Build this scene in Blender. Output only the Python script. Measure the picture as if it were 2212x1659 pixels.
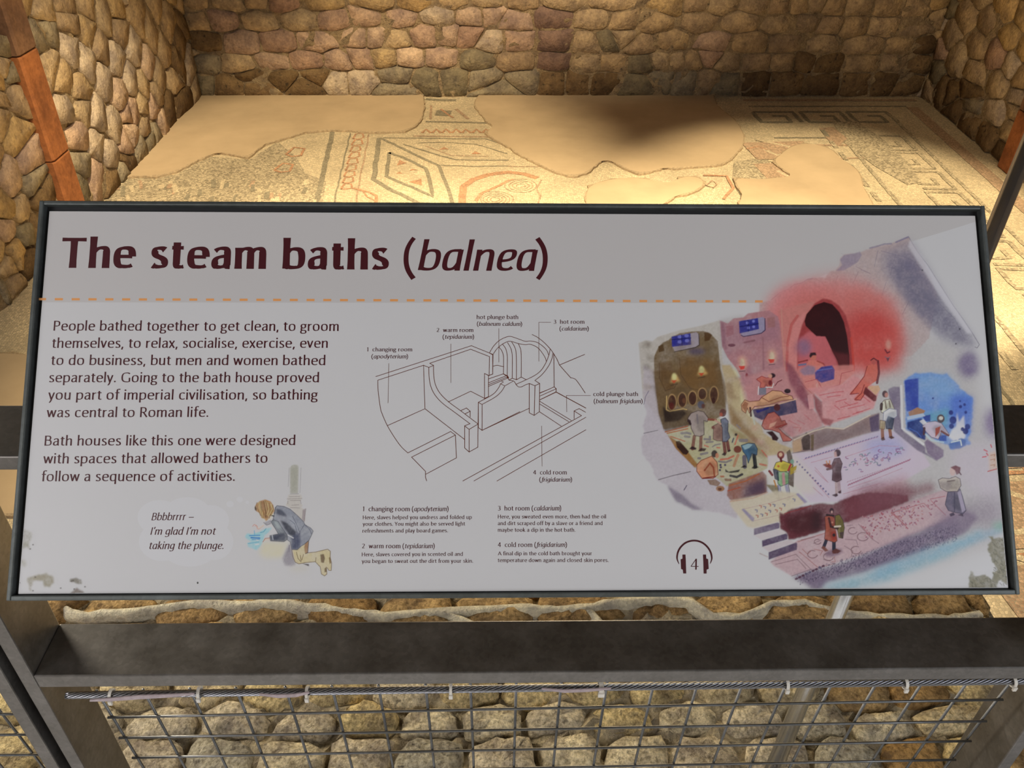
import bpy, math, random
import numpy as np
from mathutils import Matrix, Vector
from mathutils.geometry import tessellate_polygon

random.seed(11); RNG = np.random.default_rng(5)
for o in list(bpy.data.objects): bpy.data.objects.remove(o)
S = bpy.context.scene

# ---------------------------------------------------------------- camera
CAM = np.array([0.0, 0.0, 2.3])
F, CX, CY = 1793.06, 1106.0, 829.5
def axes(p=0.64125, r=0.01808, y=-0.03023):
    f = np.array([0, math.cos(p), -math.sin(p)]); a = np.array([1.0, 0, 0]); u = np.cross(a, f)
    c, s = math.cos(r), math.sin(r); a2 = c*a+s*u; u2 = -s*a+c*u
    c, s = math.cos(y), math.sin(y); M = np.array([[c, -s, 0], [s, c, 0], [0, 0, 1]])
    return M@a2, M@u2, M@f
AX, UX, FX = axes()
cam = bpy.data.cameras.new('camera'); camo = bpy.data.objects.new('camera', cam)
S.collection.objects.link(camo); S.camera = camo
cam.sensor_width = 36.0; cam.lens = F/2212*36; cam.clip_start = 0.02; cam.clip_end = 60
camo.matrix_world = Matrix([[AX[0], UX[0], -FX[0], CAM[0]], [AX[1], UX[1], -FX[1], CAM[1]], [AX[2], UX[2], -FX[2], CAM[2]], [0, 0, 0, 1]])

# ---------------------------------------------------------------- light
S.view_settings.view_transform = 'Standard'; S.view_settings.look = 'None'
S.view_settings.exposure = 0.0; S.view_settings.gamma = 1.0; S.view_settings.use_curve_mapping = False
W = bpy.data.worlds.new('world'); S.world = W; W.use_nodes = True
W.node_tree.nodes['Background'].inputs[0].default_value = (0.80, 0.78, 0.74, 1)
W.node_tree.nodes['Background'].inputs[1].default_value = 0.10
def look(o, target):
    d = Vector(target)-o.location; o.rotation_euler = d.to_track_quat('-Z', 'Y').to_euler()
def area(name, loc, target, sx, sy, power, col):
    l = bpy.data.lights.new(name, 'AREA'); l.shape = 'RECTANGLE'; l.size = sx; l.size_y = sy; l.energy = power; l.color = col
    o = bpy.data.objects.new(name, l); S.collection.objects.link(o); o.location = loc; look(o, target); return o
def spot(name, loc, target, power, size, blend, col, rad=0.03):
    l = bpy.data.lights.new(name, 'SPOT'); l.energy = power; l.spot_size = math.radians(size); l.spot_blend = blend
    l.color = col; l.shadow_soft_size = rad
    o = bpy.data.objects.new(name, l); S.collection.objects.link(o); o.location = loc; look(o, target); return o
area('window_daylight_left', (-2.35, -0.9, 3.3), (-0.25, 0.5, 1.9), 1.7, 1.9, 15, (1.0, .955, .95))
area('window_daylight_right', (2.35, -0.9, 3.3), (0.35, 0.5, 1.85), 1.7, 1.8, 13, (0.80, 0.87, 1.0))
area('panel_fill_left', (-1.75, -0.95, 2.35), (-0.4, 0.45, 1.85), 1.1, 1.0, 22, (.97, .955, 1.0))  # added fill, lifts the left side and bottom of the panel
area('panel_fill_right', (1.75, -0.95, 2.35), (0.4, 0.45, 1.85), 1.1, 1.0, 17, (.86, .90, 1.0))  # added fill, lifts the right side and bottom of the panel
area('window_daylight_middle', (0.0, -1.9, 2.9), (0.0, 0.5, 1.85), 2.6, 0.7, 8, (1.0, 0.88, 0.70))
area('low_wall_fill_left', (-1.45, 1.45, 1.80), (-0.2, 0.75, 0.93),   .4, .4, 20, (1.0, .92, .78))  # added fill to brighten the low rubble wall
area('low_wall_fill_right', (0.25, 2.2, 1.5), (0.25, 0.8, 0.93), .5, .3, 13, (1.0, .86, .62))  # added fill from beyond the low wall, warm for the tube's reflection
spot('walkway_bounce_fill', (0.0, -1.1, 3.4), (0.0, -1.0, 0.8), 160, 62, .5, (.92, .95, 1.0), .1)  # added light on the walkway, bounced onto the balustrade's front edges
WARM = (1.0, 0.80, 0.50)
spot('mosaic_spot_left', (-1.0, 3.2, 4.3), (-1.0, 5.2, 0), 1400, 50, .5, WARM)
spot('mosaic_spot_right', (2.2, 3.0, 4.3), (2.25, 4.70, 0), 1900, 40, .5, WARM)
spot('mosaic_spot_near', (0.4, 2.6, 4.4), (0.2, 3.2, 0), 1350, 66, .6, WARM)
spot('wall_spot_left', (0.6, 2.6, 4.2), (-3.0, 4.6, 1.6), 370, 52, .9, (1.0, .80, .56))
spot('wall_spot_back', (0.2, 3.0, 4.4), (0.2, 8.0, 2.3), 1350, 56, .75, (1.0, .78, .52))
spot('wall_spot_right', (0.6, 2.4, 4.3), (3.8, 5.6, 2.1), 300, 50, .9, (1.0, .72, .40))

# ---------------------------------------------------------------- helpers
def px_dir(x, y):
    x = np.asarray(x, float); y = np.asarray(y, float)
    return ((x-CX)/F)[..., None]*AX + ((CY-y)/F)[..., None]*UX + FX
def hit(x, y, P0, n):
    d = px_dir(x, y); t = np.dot(np.asarray(P0, float)-CAM, n)/(d@n)
    return CAM+d*t[..., None]
def flo(x, y, z=0.0): return hit(x, y, (0, 0, z), np.array([0, 0, 1.0]))
def link(name, me, mats, parent=None, loc=None):
    o = bpy.data.objects.new(name, me); S.collection.objects.link(o)
    for m in (mats if isinstance(mats, (list, tuple)) else [mats]): me.materials.append(m)
    if parent is not None: o.parent = parent
    if loc is not None: o.location = loc
    return o
def obj(name, vs, fs, m, parent=None, smooth=False, center=True):
    """one mesh object, origin at its centre (world coordinates in; parents sit at the world origin or are corrected)"""
    vs = np.asarray(vs, float).reshape(-1, 3)
    off = vs.mean(0) if center else np.zeros(3)
    me = bpy.data.meshes.new(name)
    me.from_pydata((vs-off).tolist(), [], [tuple(f) for f in fs])
    if smooth: me.polygons.foreach_set('use_smooth', [True]*len(me.polygons))
    me.update()
    po = np.zeros(3)
    if parent is not None:
        q = parent
        while q is not None: po = po+np.array(q.location); q = q.parent
    return link(name, me, m, parent, tuple(off-po))
def empty(name, loc, label=None, cat=None, group=None):
    o = bpy.data.objects.new(name, None); S.collection.objects.link(o); o.location = loc; o.empty_display_size = 0.1
    return tag(o, label, cat, group)
def tag(o, label=None, cat=None, group=None, kind=None):
    if label: o['label'] = label
    if cat: o['category'] = cat
    if group: o['group'] = group
    if kind: o['kind'] = kind
    return o
def box(x0, x1, y0, y1, z0, z1, bev=0.0):
    v = [(x, y, z) for x in (x0, x1) for y in (y0, y1) for z in (z0, z1)]
    f = [(0, 1, 3, 2), (4, 6, 7, 5), (0, 4, 5, 1), (2, 3, 7, 6), (0, 2, 6, 4), (1, 5, 7, 3)]
    return v, f
def bevel(o, w=0.0015, seg=2):
    m = o.modifiers.new('bevel', 'BEVEL'); m.width = w; m.segments = seg; m.limit_method = 'ANGLE'; return o
def tube(pts, r, n=10, cap=True):
    pts = np.asarray(pts, float); vs = []; fs = []
    T = np.gradient(pts, axis=0) if len(pts) > 2 else np.array([pts[1]-pts[0]]*2)
    T = T/np.linalg.norm(T, axis=1)[:, None]
    up = np.array([0, 0, 1.0]) if abs(T[0][2]) < .9 else np.array([0, 1.0, 0])
    for p, t in zip(pts, T):
        a = np.cross(t, up); a /= np.linalg.norm(a); b = np.cross(a, t)
        for k in range(n):
            th = 2*math.pi*k/n; vs.append(p+r*(math.cos(th)*a+math.sin(th)*b))
    for i in range(len(pts)-1):
        for k in range(n):
            fs.append((i*n+k, i*n+(k+1) % n, (i+1)*n+(k+1) % n, (i+1)*n+k))
    if cap: fs.append(tuple(range(n))[::-1]); fs.append(tuple((len(pts)-1)*n+k for k in range(n)))
    return vs, fs
def merge(parts):
    V = []; Fc = []
    for v, f in parts:
        b = len(V); V.extend([tuple(p) for p in v]); Fc.extend([tuple(i+b for i in q) for q in f])
    return V, Fc

# ---------------------------------------------------------------- materials
def nmat(name):
    m = bpy.data.materials.new(name); m.use_nodes = True
    return m, m.node_tree.nodes, m.node_tree.links, m.node_tree.nodes['Principled BSDF']
def c4(c): return (c[0], c[1], c[2], 1)
def tex(N, kind, **kw):
    t = N.new(kind)
    for k, v in kw.items():
        if k in t.inputs: t.inputs[k].default_value = v
        else: setattr(t, k, v)
    return t
def ramp(N, stops):
    r = N.new('ShaderNodeValToRGB'); e = r.color_ramp.elements
    while len(e) > 1: e.remove(e[-1])
    e[0].position = stops[0][0]; e[0].color = c4(stops[0][1])
    for p, c in stops[1:]:
        q = e.new(p); q.color = c4(c)
    return r
def mixc(N, L, fac, a, b, mode='MIX'):
    m = N.new('ShaderNodeMix'); m.data_type = 'RGBA'; m.blend_type = mode
    for s, v in ((0, fac), (6, a), (7, b)):
        if isinstance(v, (int, float)): m.inputs[s].default_value = v
        elif isinstance(v, tuple): m.inputs[s].default_value = c4(v)
        else: L.new(v, m.inputs[s])
    return m.outputs[2]
def bump(N, L, h, strength, dist, bs):
    b = N.new('ShaderNodeBump'); b.inputs['Strength'].default_value = strength; b.inputs['Distance'].default_value = dist
    L.new(h, b.inputs['Height']); L.new(b.outputs[0], bs.inputs['Normal']); return b
def stone_mat(name, cols, scale=1.0, dark=(0.16, 0.12, 0.085), pit=0.5, dist=0.012):
    m, N, L, B = nmat(name)
    g = N.new('ShaderNodeNewGeometry'); oi = N.new('ShaderNodeObjectInfo')
    r = ramp(N, [((i+.001)/len(cols), c) for i, c in enumerate(cols)])
    L.new(oi.outputs['Random'], r.inputs[0])
    n1 = tex(N, 'ShaderNodeTexNoise', Scale=9*scale, Detail=6, Roughness=.65); L.new(g.outputs['Position'], n1.inputs['Vector'])
    n2 = tex(N, 'ShaderNodeTexNoise', Scale=55*scale, Detail=5, Roughness=.7); L.new(g.outputs['Position'], n2.inputs['Vector'])
    n3 = tex(N, 'ShaderNodeTexNoise', Scale=24*scale, Detail=3, Roughness=.5); L.new(g.outputs['Position'], n3.inputs['Vector'])
    lo = name.startswith('low_wall')
    a = ramp(N, [(0.36, (.50, .47, .46)), (0.62, (1.32, 1.27, 1.12))] if lo else [(0.36, (.68, .66, .68)), (0.64, (1.28, 1.24, 1.12))]); L.new(n1.outputs[0], a.inputs[0])
    col = mixc(N, L, 1.0, r.outputs[0], a.outputs[0], 'MULTIPLY')
    a2 = ramp(N, [(0.35, (.50, .48, .44)), (0.6, (1.2, 1.2, 1.2))] if lo else [(0.3, (.72, .72, .72)), (0.7, (1.15, 1.15, 1.15))]); L.new(n2.outputs[0], a2.inputs[0])
    col = mixc(N, L, 1.0, col, a2.outputs[0], 'MULTIPLY')
    p = ramp(N, [(0.30, (1, 1, 1)), (0.38, (0, 0, 0))]); L.new(n3.outputs[0], p.inputs[0])
    pm = N.new('ShaderNodeMath'); pm.operation = 'MULTIPLY'; pm.inputs[1].default_value = pit; L.new(p.outputs[0], pm.inputs[0])
    col = mixc(N, L, pm.outputs[0], col, dark)
    L.new(col, B.inputs['Base Color']); B.inputs['Roughness'].default_value = .92
    B.inputs['Specular IOR Level'].default_value = .15
    s = N.new('ShaderNodeMath'); s.operation = 'ADD'; L.new(n1.outputs[0], s.inputs[0]); L.new(n2.outputs[0], s.inputs[1])
    s2 = N.new('ShaderNodeMath'); s2.operation = 'MULTIPLY_ADD'; s2.inputs[1].default_value = 1.2; L.new(n3.outputs[0], s2.inputs[0]); L.new(s.outputs[0], s2.inputs[2])
    bump(N, L, s2.outputs[0], .9, dist, B)
    return m
def plain(name, col, rough=.6, metal=0.0, var=0.0, scale=30, bmp=0.0, spec=.5, coat=0.0):
    m, N, L, B = nmat(name)
    B.inputs['Roughness'].default_value = rough; B.inputs['Metallic'].default_value = metal; B.inputs['Specular IOR Level'].default_value = spec
    B.inputs['Base Color'].default_value = c4(col)
    B.inputs['Coat Weight'].default_value = coat; B.inputs['Coat Roughness'].default_value = .28
    if var or bmp:
        g = N.new('ShaderNodeNewGeometry'); n = tex(N, 'ShaderNodeTexNoise', Scale=scale, Detail=5, Roughness=.6); L.new(g.outputs['Position'], n.inputs['Vector'])
        if var:
            a = ramp(N, [(.3, tuple(c*(1-var) for c in col)), (.7, tuple(min(1, c*(1+var)) for c in col))]); L.new(n.outputs[0], a.inputs[0]); L.new(a.outputs[0], B.inputs['Base Color'])
        if bmp: bump(N, L, n.outputs[0], .6, bmp, B)
    return m
def galv(name, col, rough=.42, metal=.75):
    m, N, L, B = nmat(name); g = N.new('ShaderNodeNewGeometry')
    v = tex(N, 'ShaderNodeTexVoronoi', Scale=240); L.new(g.outputs['Position'], v.inputs['Vector'])
    n = tex(N, 'ShaderNodeTexNoise', Scale=18, Detail=5, Roughness=.65); L.new(g.outputs['Position'], n.inputs['Vector'])
    sx = N.new('ShaderNodeSeparateColor'); L.new(v.outputs['Color'], sx.inputs[0])
    a = ramp(N, [(0, tuple(c*.9 for c in col)), (1, tuple(c*1.08 for c in col))]); L.new(sx.outputs[0], a.inputs[0])
    b = ramp(N, [(.3, (.7, .68, .64)), (.7, (1.15, 1.15, 1.15))]); L.new(n.outputs[0], b.inputs[0])
    L.new(mixc(N, L, 1.0, a.outputs[0], b.outputs[0], 'MULTIPLY'), B.inputs['Base Color'])
    rr = N.new('ShaderNodeMapRange'); rr.inputs['To Min'].default_value = rough-.08; rr.inputs['To Max'].default_value = rough+.15
    L.new(n.outputs[0], rr.inputs[0]); L.new(rr.outputs[0], B.inputs['Roughness']); B.inputs['Metallic'].default_value = metal
    bump(N, L, n.outputs[0], .12, .002, B)
    return m
def mosaic_mat(name, col, var=.22, grout=(.34, .29, .2), size=.013):
    m, N, L, B = nmat(name); g = N.new('ShaderNodeNewGeometry')
    v = tex(N, 'ShaderNodeTexVoronoi', Scale=1/size, Randomness=.55); L.new(g.outputs['Position'], v.inputs['Vector'])
    e = tex(N, 'ShaderNodeTexVoronoi', Scale=1/size, Randomness=.55, feature='DISTANCE_TO_EDGE'); L.new(g.outputs['Position'], e.inputs['Vector'])
    sx = N.new('ShaderNodeSeparateColor'); L.new(v.outputs['Color'], sx.inputs[0])
    a = ramp(N, [(0, tuple(c*(1-var) for c in col)), (.5, col), (1, tuple(min(1, c*(1+var)) for c in col))]); L.new(sx.outputs[0], a.inputs[0])
    n = tex(N, 'ShaderNodeTexNoise', Scale=2.6, Detail=6, Roughness=.6); L.new(g.outputs['Position'], n.inputs['Vector'])
    wn = ramp(N, [(.35, (.80, .78, .76)), (.65, (1.1, 1.08, 1.04))]); L.new(n.outputs[0], wn.inputs[0])
    c = mixc(N, L, 1.0, a.outputs[0], wn.outputs[0], 'MULTIPLY')
    ge = ramp(N, [(0.03, (1, 1, 1)), (0.11, (0, 0, 0))]); L.new(e.outputs['Distance'], ge.inputs[0])
    L.new(mixc(N, L, ge.outputs[0], c, grout), B.inputs['Base Color'])
    B.inputs['Roughness'].default_value = .75; B.inputs['Specular IOR Level'].default_value = .25
    inv = ramp(N, [(0.0, (0, 0, 0)), (0.15, (1, 1, 1))]); L.new(e.outputs['Distance'], inv.inputs[0])
    bump(N, L, inv.outputs[0], .5, .002, B)
    return m
M_TAN = stone_mat('limestone_tan', [(.49, .37, .225), (.42, .315, .195), (.53, .41, .265), (.45, .355, .235), (.39, .295, .195)])
M_OCH = stone_mat('limestone_ochre', [(.51, .365, .19), (.46, .34, .18), (.49, .37, .215)])
M_PNK = stone_mat('limestone_pink', [(.52, .38, .29), (.47, .35, .28), (.42, .28, .21), (.55, .42, .32)])
M_GRY = stone_mat('limestone_grey_shaded', [(.26, .22, .15), (.22, .19, .13), (.31, .27, .20)], dark=(.07, .06, .05))  # grey stone, darkened further for the shade at the back wall's base
M_PUR = stone_mat('sandstone_purple', [(.22, .15, .125), (.26, .18, .15)], pit=.2)
M_BRN = stone_mat('earthy_shaded_stone', [(.15, .10, .055), (.19, .13, .07), (.24, .165, .09)], dark=(.05, .04, .03), pit=.8)  # earthy brown, deepened for both dirt and shade at the wall base
M_PALE = stone_mat('limestone_pale', [(.56, .47, .37), (.51, .43, .34), (.49, .41, .33)], pit=.6)
M_MORT = stone_mat('lime_mortar', [(.42, .33, .215)], scale=1.3, pit=.85, dist=.03)
M_TERRA = stone_mat('terracotta', [(.27, .105, .045), (.30, .12, .05)], scale=.6, dark=(.22, .09, .05), pit=.25, dist=.002)
M_TERRB = stone_mat('terracotta_brown', [(.17, .10, .065), (.19, .11, .07)], scale=.6, dark=(.14, .08, .05), pit=.3, dist=.002)
M_MOS = mosaic_mat('mosaic_cream', (.64, .54, .37), grout=(.42, .36, .25))
M_MOSD = mosaic_mat('mosaic_slate', (.25, .23, .17), var=.3)
M_MOSR = mosaic_mat('mosaic_red', (.54, .28, .16), var=.25)
M_MOSP = mosaic_mat('mosaic_rose', (.48, .33, .225), var=.3)
M_MOSG = mosaic_mat('mosaic_worn_grey', (.43, .37, .26), var=.5)
M_PLAS = plain('smooth_lime_plaster', (.50, .385, .25), .9, var=.10, scale=2.5, bmp=.002, spec=.1)
M_PLSE = plain('rough_plaster_edge', (.40, .31, .20), .95, var=.3, scale=60, bmp=.004, spec=.1)
M_GALV = galv('galvanised_steel', (.215, .20, .18), .40, .85)
M_GALVD = galv('galvanised_steel_dull', (.15, .135, .115), .5, .5)
M_FRAME = galv('weathered_frame_steel', (.10, .11, .105), .45, .6)
M_BLACK = plain('plain_black', (.006, .006, .007), .6)
M_STEEL = plain('brushed_stainless', (.80, .80, .78), .23, .95, var=.05, scale=80)
M_ROPE = plain('steel_rope', (.27, .27, .28), .32, 1.0, var=.2, scale=400)
M_WIRE = galv('zinc_wire', (.17, .17, .165), .36, .85)
M_TIE = plain('white_nylon', (.62, .58, .50), .45, var=.08, scale=90)
M_CEIL = plain('dark_timber_ceiling', (.06, .045, .03), .9, var=.3, scale=4)
M_WALLP = plain('plastered_upper_wall', (.22, .17, .11), .95, var=.2, scale=3)
M_WALK = plain('walkway_concrete', (.62, .61, .60), .8, var=.2, scale=6)
# ---------------------------------------------------------------- stone walls
def clip(poly, n, c):
    out = []; k = len(poly)
    for i in range(k):
        a = poly[i]; b = poly[(i+1) % k]; da = a[0]*n[0]+a[1]*n[1]-c; db = b[0]*n[0]+b[1]*n[1]-c
        if da <= 0: out.append(a)
        if (da < 0 < db) or (db < 0 < da):
            t = da/(da-db); out.append((a[0]+(b[0]-a[0])*t, a[1]+(b[1]-a[1])*t))
    return out
def cells(sites, rect, kv=1.0):
    """Voronoi cells of (u,v) sites inside rect; kv > 1 makes them flatter"""
    P = [(u, v*kv) for u, v in sites]; res = []
    r = [(rect[0], rect[2]*kv), (rect[1], rect[2]*kv), (rect[1], rect[3]*kv), (rect[0], rect[3]*kv)]
    for i, p in enumerate(P):
        near = sorted((q for j, q in enumerate(P) if j != i), key=lambda q: (q[0]-p[0])**2+(q[1]-p[1])**2)[:18]
        poly = list(r)
        for q in near:
            n = (q[0]-p[0], q[1]-p[1]); c = (q[0]**2+q[1]**2-p[0]**2-p[1]**2)/2
            poly = clip(poly, n, c)
            if len(poly) < 3: break
        res.append([(a, b/kv) for a, b in poly] if len(poly) > 2 else None)
    return res
def resample(poly, n, rnd=1):
    p = np.array(poly)
    for _ in range(rnd):
        q = np.roll(p, -1, 0); p = np.stack([.82*p+.18*q, .18*p+.82*q], 1).reshape(-1, 2)
    d = np.linalg.norm(np.roll(p, -1, 0)-p, axis=1); s = np.r_[0, np.cumsum(d)]; P = np.vstack([p, p[:1]])
    t = np.linspace(0, s[-1], n, endpoint=False)
    return np.stack([np.interp(t, s, P[:, 0]), np.interp(t, s, P[:, 1])], 1)
def chaikin(poly):
    p = np.array(poly); q = [p[0]]
    for v in p[1:]:
        if np.linalg.norm(v-q[-1]) > .02: q.append(v)
    p = np.array(q)
    if len(p) > 6: p = resample(p, 6, 0)
    size = np.linalg.norm(np.ptp(p, axis=0)); r = []
    for a, b in zip(p, np.roll(p, -1, 0)):
        r.append(a+(RNG.random(2)-.5)*.04*size)
        if np.linalg.norm(b-a) > .38*size and len(r) < 8: r.append((a+b)/2+(RNG.random(2)-.5)*.06*size)
    p = np.array(r); q = np.roll(p, -1, 0); k = .78+RNG.random((len(p), 1))*.14
    return np.stack([k*p+(1-k)*q, (1-k)*p+k*q], 1).reshape(-1, 2)
def stone(parent, frame, poly, gap, depth, m, rnd, n=10, name='stone', rings=None):
    O, U, V, Nn = frame
    poly = np.array(poly); c = poly.mean(0); d = poly-c; L = np.linalg.norm(d, axis=1)[:, None]
    poly = c+d*np.clip((L-gap*1.25)/L, .3, 1)
    P = resample(poly, n) if n > 12 else chaikin(poly); P += (RNG.random(P.shape)-.5)*gap*1.4; n = len(P)
    c = P.mean(0); tilt = (RNG.random(2)-.5)*.16
    rings = rings or ((1.0, -.5), (.93, .78))
    vs = []; fs = []
    for k, (sc, h) in enumerate(rings):
        for p in P:
            q = c+(p-c)*(sc+(RNG.random()-.5)*.05*(k > 0)); e = q-c
            hh = depth*(h+(RNG.random()-.5)*.30*(k > 0))+(e@tilt if k else 0)
            vs.append(O+U*q[0]+V*q[1]+Nn*hh)
    vs.append(O+U*c[0]+V*c[1]+Nn*depth)
    R = len(rings)
    for k in range(R-1):
        for i in range(n): fs.append((k*n+i, k*n+(i+1) % n, (k+1)*n+(i+1) % n, (k+1)*n+i))
    for i in range(n): fs.append(((R-1)*n+i, (R-1)*n+(i+1) % n, R*n))
    return obj(name, vs, fs, m, parent, smooth=True)
def bed(name, frame, u0, u1, v0, v1, du, amp, m, thick=.3, hole=None, kind='structure'):
    O, U, V, Nn = frame
    nu = int((u1-u0)/du)+1; nv = int((v1-v0)/du)+1
    h = (RNG.random((nv+1, nu+1))-.5)*amp+np.kron((RNG.random((nv//5+2, nu//5+2))-.5), np.ones((5, 5)))[:nv+1, :nu+1]*amp
    vs = []; fs = []
    for j in range(nv+1):
        for i in range(nu+1):
            e = 0 if i in (0, nu) or j in (0, nv) else h[j, i]
            vs.append(O+U*(u0+(u1-u0)*i/nu)+V*(v0+(v1-v0)*j/nv)+Nn*e)
    w = nu+1
    for j in range(nv):
        for i in range(nu): fs.append((j*w+i, j*w+i+1, (j+1)*w+i+1, (j+1)*w+i))
    b = len(vs)
    for (u, v) in ((u0, v0), (u1, v0), (u1, v1), (u0, v1)): vs.append(O+U*u+V*v-Nn*thick)
    fs += [(b+3, b+2, b+1, b)]
    fs += [tuple([b, b+1]+[i for i in range(nu, -1, -1)]), tuple([b+2, b+3]+[nv*w+i for i in range(0, nu+1)]),
           tuple([b+1, b+2]+[j*w+nu for j in range(nv, -1, -1)]), tuple([b+3, b]+[j*w for j in range(0, nv+1)])]
    o = obj(name, vs, fs, m, None, smooth=False, center=False)
    if kind: o['kind'] = kind
    return o
Zv = np.array([0, 0, 1.0])
CL = flo(434, 209); CR = flo(1992, 209)
LW2 = flo(120, 545)
RW2 = flo(2169, 358)
CL[2] = CR[2] = 0
def wframe(A, B, inward):
    U = B-A; Lw = np.linalg.norm(U); U = U/Lw; n = np.array([-U[1], U[0], 0])
    if n@(inward-A) < 0: n = -n
    return (A, U, Zv, n), Lw
CEN = (CL+CR)/2+np.array([0, -3, 0])
fb, lb = wframe(CL, CR, CEN); fl, ll = wframe(CL, LW2, CEN); fr, lr = wframe(CR, RW2, CEN)
def uv(frame, x, y, off=.03):
    O, U, V, n = frame; p = hit(x, y, O+n*off, n)-O; return float(p@U), float(p@V)
WTOP = 1.55

BACK = """414,5,t 494,5,t 550,3,t 608,8,p 689,8,o 809,6,o 899,5,o 980,3,t 1050,3,t 1128,6,t 1215,6,t 1320,8,t 1447,11,o 1507,10,t 1556,11,t 1636,11,t 1686,13,t 1732,13,t 1761,10,t 1805,15,t 1854,15,t 1927,18,t 1975,18,t
471,42,p 556,44,t 647,42,t 722,44,p 788,39,p 863,42,p 948,33,a 1018,34,p 1066,33,p 1109,42,p 1195,37,u 1288,41,t 1348,46,t 1410,49,t 1514,47,t 1603,47,t 1685,52,t 1745,49,t 1797,55,t 1846,59,t 1911,59,t 1976,62,t 425,45,t
434,94,b 523,96,p 598,94,p 681,91,p 774,81,p 808,82,p 853,86,t 918,80,p 968,80,p 1010,82,p 1062,91,a 1114,91,p 1202,91,u 1272,96,t 1314,91,g 1346,86,t 1386,98,t 1449,91,t 1542,94,p 1625,96,t 1699,96,t 1773,98,t 1870,101,t 1956,101,t 1995,101,b
434,140,g 518,143,t 587,137,p 663,133,p 733,133,p 777,129,p 831,127,o 880,127,p 953,127,p 1029,132,g 1117,135,t 1198,135,u 1272,140,t 1320,140,t 1390,140,g 1430,137,t 1462,137,t 1499,135,t 1533,130,p 1572,138,t 1631,138,t 1701,137,t 1735,137,b 1789,140,b 1864,140,t 1940,138,t 1984,138,b
429,184,g 494,187,b 543,165,b 559,190,b 608,173,b 657,187,b 686,171,b 722,177,a 777,176,a 858,166,g 858,196,g 919,173,g 980,171,g 1045,173,g 1076,195,g 1132,173,g 1198,176,b 1247,176,b 1304,176,b 1382,182,g 1433,169,g 1481,171,g 1535,171,t 1571,177,g 1631,176,b 1701,176,b 1777,179,b 1854,177,b 1916,176,b 1960,180,b"""
LEFT = """100,26,t 148,15,t 193,12,t 255,15,o 152,42,t 195,61,o 231,35,t 107,64,g 99,88,g 159,104,a 113,137,t 225,103,t 193,137,a 146,174,t 262,68,t 258,129,a 228,174,a 182,201,t 5,45,p 12,102,g 18,146,t 31,163,g 39,201,t 3,180,o 5,212,t
300,31,t 341,12,t 333,70,t 368,51,t 401,42,b 401,20,t 295,103,a 361,107,t 393,92,b 326,140,p 388,140,b 288,176,a 315,193,t 349,170,t 383,176,t 265,206,p 342,206,t 153,237,a 187,234,t 216,248,a 174,297,p 217,314,a 255,271,a 282,251,p 180,356,g 244,332,a 217,380,p 178,407,g 278,305,p 282,359,b 251,400,b
8,251,t 43,291,o 68,346,p 27,393,p 81,393,g 95,420,b 292,238,p 313,220,t 337,227,p 353,265,p 320,281,t 286,284,p 347,288,g 313,329,g 279,375,g 374,234,b 394,218,b
17,447,o 53,460,t 22,502,p 64,505,g 42,546,o 25,574,t 8,546,t 36,620,t 10,640,g 70,560,b 90,500,b 330,310,g"""
RIGHT = """2043,11,g 2085,28,t 2046,72,t 2130,55,t 2168,25,o 2179,78,o 2147,118,p 2112,97,t 2180,140,a 2207,108,o 2060,133,t 2103,161,t 2150,180,t 2201,166,t 2015,157,g 2193,216,a 2207,35,o 2050,205,b 2093,197,b 2146,249,a 2092,225,g 2189,240,t 2133,291,b 2175,284,t 2057,235,b 2085,263,b 2195,330,b 2160,330,b 2030,195,b"""
MT = dict(t=M_TAN, o=M_OCH, p=M_PNK, g=M_GRY, u=M_PUR, b=M_BRN, a=M_PALE)
def parse(s): return [(float(a), float(b), c) for a, b, c in (q.split(',') for q in s.split())]
def build_wall(name, frame, data, u0, u1, bu0, bu1, kv, sp, gap, depth, skip=None, limit=296):
    w = bed(name, frame, bu0, bu1, -.05, WTOP, .05, .022, M_MORT)
    sites = []; ms = []
    for x, y, c in data:
        s = uv(frame, x, y)
        sites.append(s); ms.append(MT[c])
    known = np.array(sites); vmax = known[:, 1].max()
    v = sp[1]*.5; k = 0
    while v < WTOP+sp[1]:
        u = u0-sp[0]+(k % 2)*sp[0]*.5
        while u < u1+sp[0]:
            q = (u+(random.random()-.5)*sp[0]*.45, v+(random.random()-.5)*sp[1]*.2)
            if np.min(((known-q)/np.array(sp)*np.array([1, 1]))**2 @ np.array([1, 1])) > .62:
                sites.append(q); ms.append(random.choice([M_TAN, M_TAN, M_OCH, M_PNK, M_TAN, M_PALE]))
            u += sp[0]*(.8+random.random()*.5)
        v += sp[1]; k += 1
    cl = cells(sites, (u0, u1, 0.0, WTOP), kv)
    cnt = 0
    for s, m, c in zip(sites, ms, cl):
        if c is None or cnt >= limit: continue
        a = np.array(c)
        if np.ptp(a[:, 0]) < .04 or np.ptp(a[:, 1]) < .03: continue
        if skip and skip(s): continue
        stone(w, frame, c, gap, depth*(.8+random.random()*.5), m, random); cnt += 1
    return w
wall_back = build_wall('wall_back', fb, parse(BACK), .0, lb, -.3, lb+.3, 1.9, (.30, .145), .0035, .017)
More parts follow.
